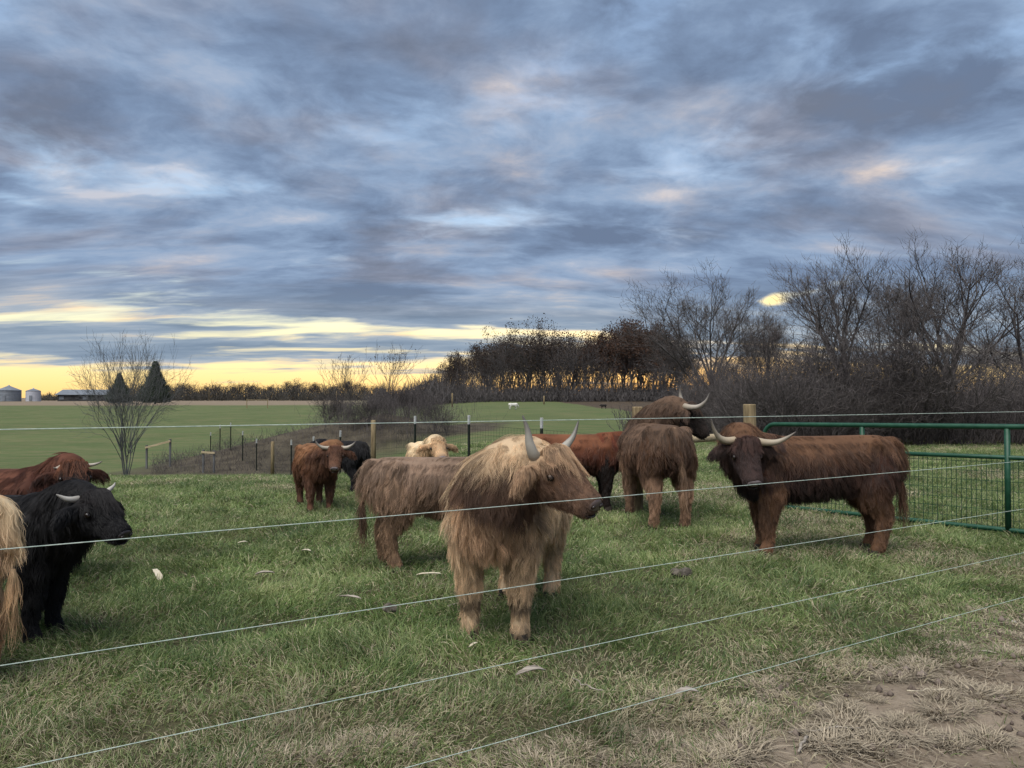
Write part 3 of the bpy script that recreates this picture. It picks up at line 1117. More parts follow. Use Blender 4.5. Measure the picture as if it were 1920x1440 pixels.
def build_back_fence():
    r = empty('wire_fence', (0.0, 12, 0))
    tag(r, 'woven wire fence on dark white-tipped steel posts along the back of the pasture', 'fence')
    r.location = (0, 0, 0)

    def fp(k):
        Y = 2.06 * (k + 5.72)
        return ((100 + 5236 / (k + 5.72)) - 960) / 1440 * Y, Y
    for k in range(0, 13):
        x, y = fp(k)
        if k in (3, 7):
            z0 = gz(x, y)
            h = 1.22 if k == 3 else 1.15
            mb = MB()
            mb.tube([(x, y, z0 - 0.2), (x, y, z0 + h - 0.02), (x, y, z0 + h)], [0.062, 0.058, 0.045], 10)
            mb.build('wooden_post', M_WOOD, r, smooth=True)
        else:
            tpost(x, y, 1.17, r)
    # woven wire
    mb = MB()
    ks = np.arange(-0.94, 12.01, 0.02)
    line = []
    for k in ks:
        x, y = fp(k)
        line.append((x, y + 0.03, gz(x, y)))
    for hz in (0.06, 0.16, 0.27, 0.39, 0.52, 0.66, 0.82, 0.98):
        mb.tube([(p[0], p[1], p[2] + hz) for p in line[::8]], 0.0022, 3, cap=False)
    for i in range(0, len(line), 2):
        p = line[i]
        mb.tube([(p[0], p[1], p[2] + 0.04), (p[0], p[1], p[2] + 0.98)], 0.0016, 3, cap=False)
    w = mb.build('woven_wire', M_STEEL, r)
    # corner brace and gate post
    g = empty('corner_brace')
    tag(g, 'thick wooden corner posts joined by a pale round rail next to the gate', 'fence brace')
    cx, cy = (1195 - 960) / 1440 * 9.9, 9.9
    gx, gy = (1405 - 960) / 1440 * 11.3, 11.3
    for (x, y, top, rad) in ((cx, cy, 1.38, 0.07), (gx, gy, 1.40, 0.092)):
        mb = MB()
        mb.tube([(x, y, -0.3), (x, y, 0.4), (x + 0.005, y, 1.0), (x, y, top - 0.012), (x, y, top)], [rad * 1.04, rad * 1.02, rad, rad, rad * 0.9], 16)
        mb.build('post', M_WOOD, g, smooth=False)
    mb = MB()
    mb.tube([(cx, cy, 0.92), (gx, gy, 0.94)], 0.055, 12)
    mb.build('rail', M_WOODP, g, smooth=True)
    # makeshift wooden frames further along
    for px, top, w, Y, tilt, lab in ((392, 846, 20, 27.5, -0.06, 'small wooden hatch frame in the fence beyond the ditch'),
                                     (298, 831, 44, 30, 0.26, 'leaning pale board on posts beside the many-stemmed tree')):
        X = (px - 960) / 1440 * Y
        hw = w / 1440 * Y / 2
        g = empty('wooden_frame', (X, Y, 0))
        tag(g, lab, 'frame')
        zt = EYE - (top - 745) / 1440 * Y
        for s in (-1, 1):
            z0 = gz(X + s * hw, Y)
            mb = MB()
            mb.box((s * hw, 0, (z0 + zt + s * hw * tilt) / 2), 0.06, 0.06, zt + s * hw * tilt - z0 + 0.1)
            mb.build('post', M_BARKG, g)
        mb = MB()
        mb.box((0, -0.06, zt - 0.04), 2 * hw + 0.1, 0.03, 0.07, Matrix.Rotation(-math.atan(tilt), 3, 'Y'))
        mb.build('board', M_WOODP, g)


build_back_fence()


# ------------------------------------------------------------------ green farm gate
def build_gate():
    A = Vector((3.43, 10.45, 0))
    B = Vector((5.23, 8.12, 0))
    d = (B - A)
    half = d.length / 2
    d.normalize()
    g = empty('farm_gate', A)
    tag(g, 'green tubular steel farm gate with wire mesh in its lower half', 'gate')
    zb, zm, zt = 0.025, 0.79, 1.115

    def P(s, z):
        q = d * s
        rise = 0.055 * s / (2 * half)
        return (q.x, q.y, z + rise + 0.02)
    end = half * 3.15
    # outer frame with rounded corners
    rc = 0.16
    pts = [P(0, 0.30), P(0, zt - rc)]
    for i in range(1, 7):
        a = math.pi / 2 * i / 6
        pts.append(P(rc - rc * math.cos(a), zt - rc + rc * math.sin(a)))
    pts += [P(end * f, zt) for f in (0.25, 0.5, 0.75, 0.96)]
    for i in range(0, 7):
        a = math.pi / 2 * i / 6
        pts.append(P(end - rc + rc * math.sin(a), zt - rc + rc * math.cos(a)))
    pts.append(P(end, 0.30))
    mb = MB()
    mb.tube(pts, 0.029, 12)
    mb.build('top_rail', M_GREEN, g, smooth=True)
    mb = MB()
    pts = [P(0, 0.30), P(0, zb + rc)]
    for i in range(1, 7):
        a = math.pi / 2 * i / 6
        pts.append(P(rc - rc * math.cos(a), zb + rc - rc * math.sin(a)))
    pts += [P(end * f, zb) for f in (0.3, 0.6, 0.9)] + [P(end, zb), P(end, 0.30)]
    mb.tube(pts, 0.026, 12)
    mb.build('bottom_rail', M_GREEN, g, smooth=True)
    mb = MB()
    mb.tube([P(0.02, zm), P(end - 0.02, zm)], 0.024, 12)
    mb.build('middle_rail', M_GREEN, g, smooth=True)
    for s in (half * 0.93, half * 2.0):
        mb = MB()
        mb.tube([P(s, zb - 0.02), P(s, zt - 0.02)], 0.029, 12)
        mb.build('upright', M_GREEN, g, smooth=True)
    mb = MB()
    s = 0.05
    while s < end - 0.03:
        mb.tube([P(s, zb), P(s, zm)], 0.0030, 4, cap=False)
        s += 0.0508
    for z in np.arange(zb + 0.10, zm, 0.102):
        mb.tube([P(0.02, z), P(end - 0.02, z)], 0.0030, 4, cap=False)
    w = mb.build('wire_mesh', M_MESHWIRE, g)
    w['kind'] = 'stuff'


build_gate()


# ------------------------------------------------------------------ electric fence in front
def build_efence():
    r = empty('electric_fence', (F0.x, F0.y, 0))
    tag(r, 'electric fence of five thin pale strands crossing in front of the cattle', 'fence')
    rnd = random.Random(3)
    for h in (1.41, 1.086, 0.773, 0.488, 0.20):
        mb = MB()
        pts = []
        n = 120
        for i in range(n + 1):
            s = -4.0 + 16.0 * i / n
            sag = -0.012 * math.sin(math.pi * i / n)
            pts.append((FD.x * s, FD.y * s, h + sag + 0.008))
        mb.tube(pts, 0.0015, 6, cap=True)
        mb.build('strand', M_WIRE, r)
    for s in (-4.0, 12.0):
        mb = MB()
        x, y = FD.x * s, FD.y * s
        mb.tube([(x, y, -0.3), (x, y, 1.5), (x, y, 1.53)], [0.06, 0.058, 0.04], 12)
        mb.build('post', M_WOOD, r, smooth=True)


build_efence()


# ------------------------------------------------------------------ cattle
def S(r, g, b, k=1.0):
    f = lambda c: ((c / 255 + 0.055) / 1.055) ** 2.4 if c > 10 else c / 255 / 12.92
    return np.array([f(r), f(g), f(b)]) * k


def bez(p0, p1, p2, p3, n):
    out = []
    for i in range(n + 1):
        t = i / n
        out.append(p0 * (1 - t) ** 3 + p1 * 3 * t * (1 - t) ** 2 + p2 * 3 * t * t * (1 - t) + p3 * t ** 3)
    return out


def ring_chain(mb, pts, rw, rh, up):
    """loft through pts with elliptical sections: rw sideways, rh along 'up'"""
    rings = []
    n = len(pts)
    for i in range(n):
        d = (pts[min(i + 1, n - 1)] - pts[max(i - 1, 0)]).normalized()
        a = up.cross(d)
        if a.length < 1e-4:
            a = Vector((0, 1, 0))
        a.normalize()
        b = d.cross(a).normalized()
        rings.append((pts[i], a * rw[i], b * rh[i]))
    mb.loft(rings)


def remesh(mb, voxel, it=3):
    me = mb.mesh('tmp')
    o = bpy.data.objects.new('tmp', me)
    COL.objects.link(o)
    md = o.modifiers.new('r', 'REMESH')
    md.mode = 'VOXEL'
    md.voxel_size = voxel
    sm = o.modifiers.new('s', 'SMOOTH')
    sm.iterations = it
    sm.factor = 0.5
    dg = bpy.context.evaluated_depsgraph_get()
    res = bpy.data.meshes.new_from_object(o.evaluated_get(dg))
    bpy.data.objects.remove(o)
    return res


def animal(name, label, cat, group, loc, rz, s, head, pal, hairs=15000, shag=1.0, rad=0.0012, horns=None, seed=1, nose=None, tag_mat=None, tag_side=1,
           voxel=0.022, belly=1.0, legs=(0, 0, 0, 0), tail_side=0.0, fore=1.0, solid=None, knee_band=False, horn_col=None, hr=0.036):
    rnd = random.Random(seed)
    root = empty(name, (loc[0], loc[1], gz(loc[0], loc[1])), R(rz))
    root.scale = (s, s, s)
    tag(root, label, cat, group)
    Minv = Matrix.Rotation(-R(rz), 3, 'Z')
    V3 = Vector
    # head frame
    if len(head) == 3:                      # local poll, yaw relative to body, pitch down
        poll = V3(head[0])
        yaw, pit = R(head[1]), R(head[2])
        f = V3((math.cos(yaw) * math.cos(pit), math.sin(yaw) * math.cos(pit), -math.sin(pit)))
    else:                                   # pixel and depth of the poll, world direction of the muzzle
        px, py, Y, d = head
        w = at(px, py, Y) - root.location
        poll = Minv @ w / s
        f = (Minv @ V3(d)).normalized()
    sd = V3((0, 0, 1)).cross(f).normalized()
    u = f.cross(sd)
    hs = 1.0

    def HP(t, a, b):
        return poll + f * (t * 0.90) + sd * a + u * b
    mb = MB()
    comps = []                              # (name, densified points, radii)

    def comp(nm, pts, rw, rh=None, up=V3((0, 0, 1))):
        rh = rh or rw
        ring_chain(mb, pts, rw, rh, up)
        P, Rr = [], []
        for i in range(len(pts) - 1):
            for k in range(4):
                t = k / 4
                P.append(tuple(pts[i].lerp(pts[i + 1], t)))
                Rr.append(0.5 * ((rw[i] + rh[i]) * (1 - t) + (rw[i + 1] + rh[i + 1]) * t))
        P.append(tuple(pts[-1]))
        Rr.append(0.5 * (rw[-1] + rh[-1]))
        comps.append((nm, np.array(P), np.array(Rr)))

    X = [-0.83, -0.80, -0.72, -0.58, -0.40, -0.12, 0.18, 0.38, 0.52, 0.62, 0.66]
    Zc = [0.90, 0.89, 0.865, 0.845, 0.825, 0.785, 0.775, 0.785, 0.785, 0.775, 0.77]
    W = [0.07, 0.15, 0.235, 0.275, 0.275, 0.295 * belly, 0.275, 0.25, 0.205, 0.14, 0.06]
    Hh = [0.09, 0.165, 0.225, 0.245, 0.26, 0.295, 0.305, 0.305, 0.275, 0.20, 0.09]
    comp('torso', [V3((x, 0, z)) for x, z in zip(X, Zc)], W, Hh)
    for sg in (1, -1):
        comp('torso', [V3((-0.66, sg * 0.15, 0.99)), V3((-0.56, sg * 0.19, 1.00)), V3((-0.44, sg * 0.16, 0.98))], [0.05, 0.075, 0.05])
        comp('torso', [V3((0.40, sg * 0.10, 1.02)), V3((0.36, sg * 0.19, 0.88)), V3((0.42, sg * 0.20, 0.70))], [0.07, 0.10, 0.09])
    hb = HP(-0.01, 0, -0.085)
    neck = bez(V3((0.36, 0, 0.83)), V3((0.62, 0, 0.90)), hb - f * 0.14 - u * 0.02, hb, 7)
    comp('neck', neck, list(np.linspace(0.235, 0.125, 8)), list(np.linspace(0.285, 0.135, 8)))
    ts = [-0.08, -0.05, 0.02, 0.10, 0.18, 0.26, 0.33, 0.39, 0.435, 0.455]
    us = [-0.07, -0.07, -0.075, -0.085, -0.094, -0.102, -0.108, -0.112, -0.112, -0.112]
    ww = [0.05, 0.10, 0.128, 0.130, 0.112, 0.096, 0.090, 0.094, 0.082, 0.04]
    wh = [0.05, 0.09, 0.115, 0.126, 0.120, 0.104, 0.090, 0.082, 0.068, 0.03]
    comp('head', [HP(t, 0, b) for t, b in zip(ts, us)], ww, wh, u)
    comp('head', [HP(0.02, 0, -0.13), HP(0.10, 0, -0.165), HP(0.20, 0, -0.172), HP(0.33, 0, -0.155)], [0.07, 0.085, 0.07, 0.05], [0.07, 0.075, 0.055, 0.04], u)
    for sg in (1, -1):
        comp('head', [HP(0.06, sg * 0.085, -0.035), HP(0.10, sg * 0.098, -0.028), HP(0.14, sg * 0.090, -0.035)], [0.022, 0.032, 0.022], None, u)
    for sg in (1, -1):
        e0 = HP(0.035, sg * 0.10, -0.085)
        e1 = e0 + sd * sg * 0.11 + f * 0.01 + V3((0, 0, -0.02))
        e2 = e0 + sd * sg * 0.215 + f * 0.01 + V3((0, 0, -0.07))
        comp('ear', [e0, e0.lerp(e1, 0.5), e1, e1.lerp(e2, 0.6), e2], [0.024, 0.026, 0.024, 0.022, 0.012], [0.032, 0.05, 0.06, 0.05, 0.02], V3((0, 0, 1)) + u * 0.3)
    feet = []
    for i, (fx, fy) in enumerate(((0.36, 0.155), (0.36, -0.155))):
        dx = legs[i]
        comp('fleg', [V3((fx, fy * 0.95, 0.78)), V3((fx, fy, 0.60)), V3((fx + 0.01 + dx * 0.3, fy, 0.46)), V3((fx + 0.015 + dx * 0.6, fy, 0.32)), V3((fx + dx * 0.85, fy, 0.16)), V3((fx + 0.01 + dx, fy, 0.09)), V3((fx + 0.03 + dx, fy, 0.03))],
             [0.12, 0.11, 0.085, 0.066, 0.047, 0.054, 0.056], [0.155, 0.14, 0.10, 0.070, 0.052, 0.058, 0.062], V3((1, 0, 0)))
        feet.append(V3((fx + 0.035 + dx, fy, 0)))
    for i, (fx, fy) in enumerate(((-0.60, 0.165), (-0.60, -0.165))):
        dx = legs[2 + i]
        comp('rleg', [V3((fx + 0.02, fy * 0.9, 0.82)), V3((fx + 0.05, fy, 0.66)), V3((fx + 0.03 + dx * 0.3, fy, 0.52)), V3((fx - 0.07 + dx * 0.6, fy, 0.38)), V3((fx - 0.06 + dx * 0.85, fy, 0.20)), V3((fx - 0.04 + dx, fy, 0.10)), V3((fx - 0.01 + dx, fy, 0.03))],
             [0.135, 0.14, 0.105, 0.068, 0.049, 0.055, 0.056], [0.21, 0.20, 0.135, 0.080, 0.058, 0.060, 0.062], V3((1, 0, 0)))
        feet.append(V3((fx + 0.0 + dx, fy, 0)))
    tz = [1.02, 1.03, 0.97, 0.80, 0.62, 0.45]
    tx = [-0.72, -0.81, -0.875, -0.895, -0.89, -0.885]
    comp('tail', [V3((x, tail_side * (1.0 - z), z)) for x, z in zip(tx, tz)], [0.05, 0.05, 0.042, 0.036, 0.032, 0.026])
    me = remesh(mb, voxel)
    nv = len(me.vertices)
    P = np.empty(nv * 3, np.float32)
    me.vertices.foreach_get('co', P)
    P = P.reshape(-1, 3).astype(float)
    NV = np.empty(nv * 3, np.float32)
    me.vertex_normals.foreach_get('vector', NV)
    NV = NV.reshape(-1, 3).astype(float)
    names = [c[0] for c in comps]
    fa, sa_, ua, pa = (np.array(q) for q in (f, sd, u, poll))

    def regions(Q):
        D = np.empty((len(Q), len(comps)))
        for i, (nm, cp, cr) in enumerate(comps):
            for a in range(0, len(Q), 20000):
                q = Q[a:a + 20000]
                d = np.linalg.norm(q[:, None] - cp[None], axis=2) - cr[None] * (0.9 if nm in ('head', 'ear', 'tail') else 1.0)
                D[a:a + 20000, i] = d.min(1)
            if nm == 'ear':
                D[:, i] -= 0.016
            if nm == 'head':
                D[:, i] -= 0.015
        return D.argmin(1)

    def colours(Q, reg, rg, clump):
        nm = np.array(names)[reg]
        C = np.zeros((len(Q), 3))
        z = Q[:, 2]
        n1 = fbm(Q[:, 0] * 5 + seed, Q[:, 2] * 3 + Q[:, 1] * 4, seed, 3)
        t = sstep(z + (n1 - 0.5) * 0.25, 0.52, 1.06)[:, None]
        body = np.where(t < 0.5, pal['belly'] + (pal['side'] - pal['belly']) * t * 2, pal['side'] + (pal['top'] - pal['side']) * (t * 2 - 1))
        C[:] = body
        if 'chest' in pal:
            ch = (sstep(Q[:, 0], 0.30, 0.50) * sstep(np.abs(Q[:, 1]), 0.26, 0.10) * sstep(z, 0.50, 0.62))[:, None] * (nm == 'torso')[:, None]
            C[:] = C * (1 - 0.8 * ch) + pal['chest'] * 0.8 * ch
        mk = nm == 'neck'
        C[mk] = (pal['neck'] + (pal['top'] - pal['neck']) * sstep(z[mk] + 0.06 * (n1[mk] - 0.5), 1.03, 1.15)[:, None])
        mk = nm == 'fleg'
        C[mk] = pal['leg']
        if knee_band:
            kb = np.exp(-((z - 0.245) / 0.035) ** 2) + 0.8 * np.exp(-((z - 0.06) / 0.05) ** 2)
            C[mk] = C[mk] * (1 - 0.75 * np.clip(kb[mk], 0, 1))[:, None]
        mk = nm == 'rleg'
        tl = sstep(z[mk], 0.35, 0.75)[:, None]
        C[mk] = pal['leg'] * (1 - tl) + pal['side'] * tl
        mk = nm == 'tail'
        C[mk] = pal['tail']
        mk = nm == 'ear'
        C[mk] = pal['ear']
        mk = nm == 'head'
        h = (Q[mk] - pa)
        ht, hu = h @ fa, h @ ua
        fo = (sstep(ht, 0.12, 0.02) * sstep(hu, -0.09, -0.02))[:, None]
        mz = sstep(ht, 0.33, 0.42)[:, None]
        face = pal['face'] * (1 - mz) + pal['muzzle'] * mz
        C[mk] = face * (1 - fo) + pal['fore'] * fo
        k = 0.52 + 0.96 * n1
        return C * (k * clump)[:, None]

    rg = np.random.default_rng(seed)
    regV = regions(P)
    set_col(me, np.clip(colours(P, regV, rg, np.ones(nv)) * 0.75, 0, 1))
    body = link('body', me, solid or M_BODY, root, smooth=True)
    # ---- coat
    if hairs:
        nl = len(me.loop_triangles) if len(me.loop_triangles) else 0
        me.calc_loop_triangles()
        T = np.empty(len(me.loop_triangles) * 3, np.int32)
        me.loop_triangles.foreach_get('vertices', T)
        T = T.reshape(-1, 3)
        A = P[T]
        area = 0.5 * np.linalg.norm(np.cross(A[:, 1] - A[:, 0], A[:, 2] - A[:, 0]), axis=1)
        N = hairs
        cen = A.mean(1)
        area = area * np.where(cen[:, 2] < 0.05, 0.0, 1.0)
        hd = np.linalg.norm(cen - pa, axis=1) < 0.47
        area = area * np.where(hd, 3.0, 1.0) * np.where((cen[:, 2] < 0.40) & ~hd, 2.2, 1.0)
        ti = rg.choice(len(T), N, p=area / area.sum())
        r1, r2 = np.sqrt(rg.random(N))[:, None], rg.random(N)[:, None]
        w0, w1, w2 = 1 - r1, r1 * (1 - r2), r1 * r2
        Q = A[ti, 0] * w0 + A[ti, 1] * w1 + A[ti, 2] * w2
        Nn = NV[T[ti, 0]] * w0 + NV[T[ti, 1]] * w1 + NV[T[ti, 2]] * w2
        Nn /= np.linalg.norm(Nn, axis=1, keepdims=True) + 1e-9
        reg = regions(Q)
        nm = np.array(names)[reg]
        Ln = np.full(N, 0.11)
        lift = np.full(N, 0.33)
        grav = np.tile(np.array([0, 0, -1.0]), (N, 1))
        comb = grav * 1.0
        m = nm == 'torso'
        side = np.sign(Q[:, 1])[:, None]
        top = sstep(Nn[:, 2], 0.55, 0.95)[:, None]
        swirl = (fbm(Q[:, 0] * 4 + 3 * seed, Q[:, 2] * 4 + Q[:, 1] * 2, seed + 7, 2) - 0.5)[:, None]
        comb = np.where(m[:, None], grav + np.array([-0.55, 0, 0]) + np.array([1.6, 0, 0]) * swirl + top * (side * np.array([0, 0.9, 0]) + np.array([-0.3, 0, 0])), comb)
        Ln[m] = 0.115 - 0.055 * sstep(Q[m, 2], 0.66, 0.5) - 0.035 * sstep(Q[m, 2], 0.95, 1.03) * sstep(Q[m, 0], 0.2, -0.3)
        m = nm == 'neck'
        comb = np.where(m[:, None], grav - 0.35 * fa[None] * np.array([1, 1, 0.2]) + np.array([0.9, 0, 0]) * swirl + top * side * np.array([0, 0.8, 0]), comb)
        hdist = np.linalg.norm(Q - pa, axis=1)
        Ln[m] = (0.135 * (0.40 + 0.60 * sstep(hdist, 0.12, 0.34)))[m]
        m = nm == 'fleg'
        comb = np.where(m[:, None], grav + rg.normal(0, 0.12, (N, 3)), comb)
        Ln[m] = np.interp(Q[m, 2], [0.0, 0.12, 0.30, 0.5, 0.7], [0.035, 0.045, 0.06, 0.09, 0.11])
        m = nm == 'rleg'
        comb = np.where(m[:, None], grav + np.array([-0.25, 0, 0]) + np.array([1.0, 0, 0]) * swirl, comb)
        Ln[m] = np.interp(Q[m, 2], [0.0, 0.12, 0.30, 0.5, 0.7], [0.035, 0.045, 0.06, 0.085, 0.10])
        m = nm == 'tail'
        comb = np.where(m[:, None], grav * 1.6, comb)
        Ln[m] = np.interp(Q[m, 2], [0.45, 0.6, 0.95], [0.30, 0.18, 0.08])
        lift[m] = 0.12
        m = nm == 'ear'
        od = Q - pa
        od = od - (od @ fa)[:, None] * fa
        od /= np.linalg.norm(od, axis=1, keepdims=True) + 1e-9
        comb = np.where(m[:, None], od * 0.9 + grav * 0.7, comb)
        Ln[m] = 0.060
        m = nm == 'head'
        h = Q - pa
        ht, hu, ha = h @ fa, h @ ua, h @ sa_
        fl = sstep(ht, 0.09, 0.0) * sstep(hu, -0.10, -0.03) * sstep(np.abs(ha), 0.115, 0.065) * m
        hc = fa * 0.9 + grav * 0.45
        comb = np.where(m[:, None], hc, comb)
        Ln[m] = np.interp(ht[m], [-0.1, 0.1, 0.25, 0.36, 0.45], [0.10, 0.06, 0.042, 0.026, 0.012])
        lift[m] = 0.25
        Ln = np.where(fl > 0.15, 0.05 + 0.19 * fl * fore * sstep(np.abs(ha), 0.105, 0.025), Ln)
        comb = np.where((fl > 0.15)[:, None], fa * 1.0 + grav * 0.30 + sa_ * (ha * 1.2)[:, None], comb)
        lift = np.where(fl > 0.15, 0.26, lift)
        Ln = Ln * shag * rg.uniform(0.55, 1.45, N)
        eyes = [np.array(HP(0.160, sg * 0.119, -0.070)) for sg in (1, -1)]
        ed = np.minimum(np.linalg.norm(Q - eyes[0], axis=1), np.linalg.norm(Q - eyes[1], axis=1))
        Ln = np.where((ed < 0.06) & (fl <= 0.15), Ln * np.clip((ed - 0.026) / 0.034, 0.05, 1), Ln)
        nd_ = np.linalg.norm(Q - np.array(HP(0.45, 0, -0.10)), axis=1)
        Ln = np.where(nd_ < 0.07, 0.004, Ln)
        tipd = np.minimum(*[np.linalg.norm(Q + fa * Ln[:, None] - e_, axis=1) for e_ in eyes])
        Ln = np.where((fl > 0.15) & (tipd < 0.07), Ln * 0.55, Ln)
        # clumps
        G = max(N // 13, 50)
        kd = kdtree.KDTree(G)
        for i in range(G):
            kd.insert(Q[i], i)
        kd.balance()
        gi = np.array([kd.find(q)[1] for q in Q])
        comb = comb + (rg.normal(0, 0.34, (G, 3)))[gi] + rg.normal(0, 0.12, (N, 3))
        comb = comb - (comb * Nn).sum(1, keepdims=True) * Nn * 0.9
        comb /= np.linalg.norm(comb, axis=1, keepdims=True) + 1e-9
        K = 6
        d = comb + Nn * lift[:, None]
        d /= np.linalg.norm(d, axis=1, keepdims=True)
        pts = np.empty((N, K, 3))
        pts[:, 0] = Q - Nn * 0.004
        shaggy = np.where((nm == 'head') & (fl <= 0.15), 0.25, 1.0)
        for k in range(1, K):
            d = d + grav * np.where(fl > 0.15, 0.13, 0.16 * shaggy)[:, None]
            d /= np.linalg.norm(d, axis=1, keepdims=True)
            pts[:, k] = pts[:, k - 1] + d * (Ln / (K - 1))[:, None]
        tt = np.linspace(0, 1, K)
        fi = np.where(fl > 0.15)[0]
        if len(fi):
            prof_t, prof_u, prof_w = np.array(ts) * 0.90, np.array(us) + np.array(wh), np.array(ww)
            a0, t0_, u0 = ha[fi], ht[fi], hu[fi]
            lo_ = 0.010 + 0.026 * rg.random(len(fi))
            side_ = rg.normal(0, 0.25, G)[gi[fi]]
            for k in range(1, K):
                g = tt[k]
                tk = t0_ + Ln[fi] * g
                ak = a0 * (1 + 0.35 * g) + side_ * Ln[fi] * g * 0.5
                wk = np.interp(tk, prof_t, prof_w)
                ck = np.interp(tk, prof_t, np.array(us))
                hk = np.interp(tk, prof_t, np.array(wh))
                uk = ck + hk * np.sqrt(np.clip(1 - (ak / (wk + 0.02)) ** 2, 0.0, 1)) + lo_ * (1.2 - 0.6 * g)
                uk = u0 * (1 - min(1, g * 2.5)) + uk * min(1, g * 2.5) + 0.02 * math.sin(min(1, g * 2.5) * math.pi)
                pts[fi, k] = pa + tk[:, None] * fa + ak[:, None] * sa_ + uk[:, None] * ua
        ph = rg.uniform(0, 6.28, G)[gi]
        fr = rg.uniform(0.7, 1.5, G)[gi]
        wave = np.sin(ph[:, None] + fr[:, None] * 6.28 * tt[None]) * tt[None] * (Ln * 0.085)[:, None]
        bi = np.cross(comb, Nn)
        pts += wave[:, :, None] * bi[:, None, :]
        cl = (0.38 * shaggy)[:, None] * (tt[None] ** 1.3) * rg.uniform(0.6, 1.2, G)[gi][:, None]
        cl = np.clip(cl, 0, 0.9)
        off = pts[gi] - pts
        pts += off * cl[:, :, None]
        cg = rg.uniform(0.62, 1.42, G)[gi] * rg.uniform(0.85, 1.15, N)
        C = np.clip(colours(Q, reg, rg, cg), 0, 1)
        pts += rg.normal(0, 0.0015, pts.shape) * tt[None, :, None]
        rr = rad / s * np.array([1.0, 1.0, 0.95, 0.8, 0.55, 0.2])
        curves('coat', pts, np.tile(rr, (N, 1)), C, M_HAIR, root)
    # ---- horns
    fh = V3((f.x, f.y, 0))
    fh = fh.normalized() if fh.length > 0.05 else V3((1, 0, 0))
    hc = horn_col or ((0.30, 0.25, 0.18), (0.36, 0.32, 0.26), (0.07, 0.06, 0.055))
    if horns:
        for sg, prof in ((1, horns[0]), (-1, horns[1])):
            hbse = HP(-0.005, sg * 0.085, -0.035)
            pts = [hbse + sd * sg * a + V3((0, 0, 1)) * b + fh * c for (a, b, c) in prof]
            # smooth the path
            sm = []
            for i in range(len(pts) - 1):
                p0, p1, p2, p3 = pts[max(i - 1, 0)], pts[i], pts[i + 1], pts[min(i + 2, len(pts) - 1)]
                for k in range(5):
                    q = k / 5
                    sm.append(0.5 * ((2 * p1) + (p2 - p0) * q + (2 * p0 - 5 * p1 + 4 * p2 - p3) * q * q + (3 * p1 - p0 - 3 * p2 + p3) * q ** 3))
            sm.append(pts[-1])
            n = len(sm)
            rr = [hr * (1 - (i / (n - 1)) ** 1.5 * 0.90) for i in range(n)]
            cc = []
            for i in range(n):
                q = i / (n - 1)
                a, b, w = (hc[0], hc[1], q / 0.5) if q < 0.5 else (hc[1], hc[2], (q - 0.5) / 0.5)
                cc.append(tuple(a[j] * (1 - w) + b[j] * w for j in range(3)))
            hm = MB()
            hm.tube(sm, rr, 10, col=cc)
            hm.build('horn', M_HORN, root, smooth=True)
    for sg in (1, -1):
        em = MB()
        em.ball(HP(0.160, sg * 0.119, -0.070), f * 0.025, sd * 0.019, u * 0.020)
        em.build('eye', M_EYE, root, smooth=True)
    nmb = MB()
    nmb.ball(HP(0.436, 0, -0.100), f * 0.020, sd * 0.066, u * 0.044, 14, 8)
    no = nmb.build('nose', nose or M_NOSE_DARK, root, smooth=True)
    for sg in (1, -1):
        q = MB()
        q.ball(HP(0.455, sg * 0.038, -0.092), f * 0.010, sd * 0.015 + u * 0.006, u * 0.011, 8, 5)
        q.build('nostril', M_EYE, no, smooth=True)
    q = MB()
    q.ball(HP(0.405, 0, -0.158), f * 0.055, sd * 0.075, u * 0.006, 14, 6)
    q.build('mouth', M_EYE, root, smooth=True)
    for p in feet:
        q = MB()
        for k in (-1, 1):
            q.loft([(p + V3((-0.005, k * 0.027, z)), V3((0.055 * g, 0, 0)), V3((0, 0.027 * g, 0))) for z, g in ((0.0, 1.12), (0.03, 1.0), (0.065, 0.85))])
        q.build('hoof', M_HOOF, root)
    if tag_mat is not None:
        q = MB()
        e = HP(0.05, tag_side * 0.25, -0.13)
        q.box(e, 0.012, 0.05, 0.065, Matrix.Rotation(math.atan2(sd.y, sd.x) + math.pi / 2, 3, 'Z'))
        q.build('ear_tag', tag_mat, root)
    return root


def curves(name, pts, rad, C, mat, parent=None):
    N, K = pts.shape[:2]
    cv = bpy.data.hair_curves.new(name)
    cv.add_curves([K] * N)
    cv.attributes['position'].data.foreach_set('vector', np.ascontiguousarray(pts, dtype=np.float32).ravel())
    ra = cv.attributes.get('radius') or cv.attributes.new('radius', 'FLOAT', 'POINT')
    ra.data.foreach_set('value', np.ascontiguousarray(rad, dtype=np.float32).ravel())
    ca = cv.attributes.new('col', 'FLOAT_COLOR', 'CURVE')
    c4 = np.concatenate([C, np.ones((N, 1))], 1).astype(np.float32)
    ca.data.foreach_set('color', c4.ravel())
    cv.materials.append(mat)
    o = bpy.data.objects.new(name, cv)
    COL.objects.link(o)
    if parent is not None:
        o.parent = parent
    return o


def pal(top, side, belly, neck, face, muzzle, fore, leg, ear, tail):
    q = lambda c: c * 0.94 + c.mean() * 0.06 * np.array([1.0, 0.98, 0.95])
    top, side, belly, neck, face, muzzle, fore, leg, ear, tail = (q(c) for c in (top, side, belly, neck, face, muzzle, fore, leg, ear, tail))
    return dict(top=top, side=side, belly=belly, neck=neck, face=face, muzzle=muzzle, fore=fore, leg=leg, ear=ear, tail=tail)


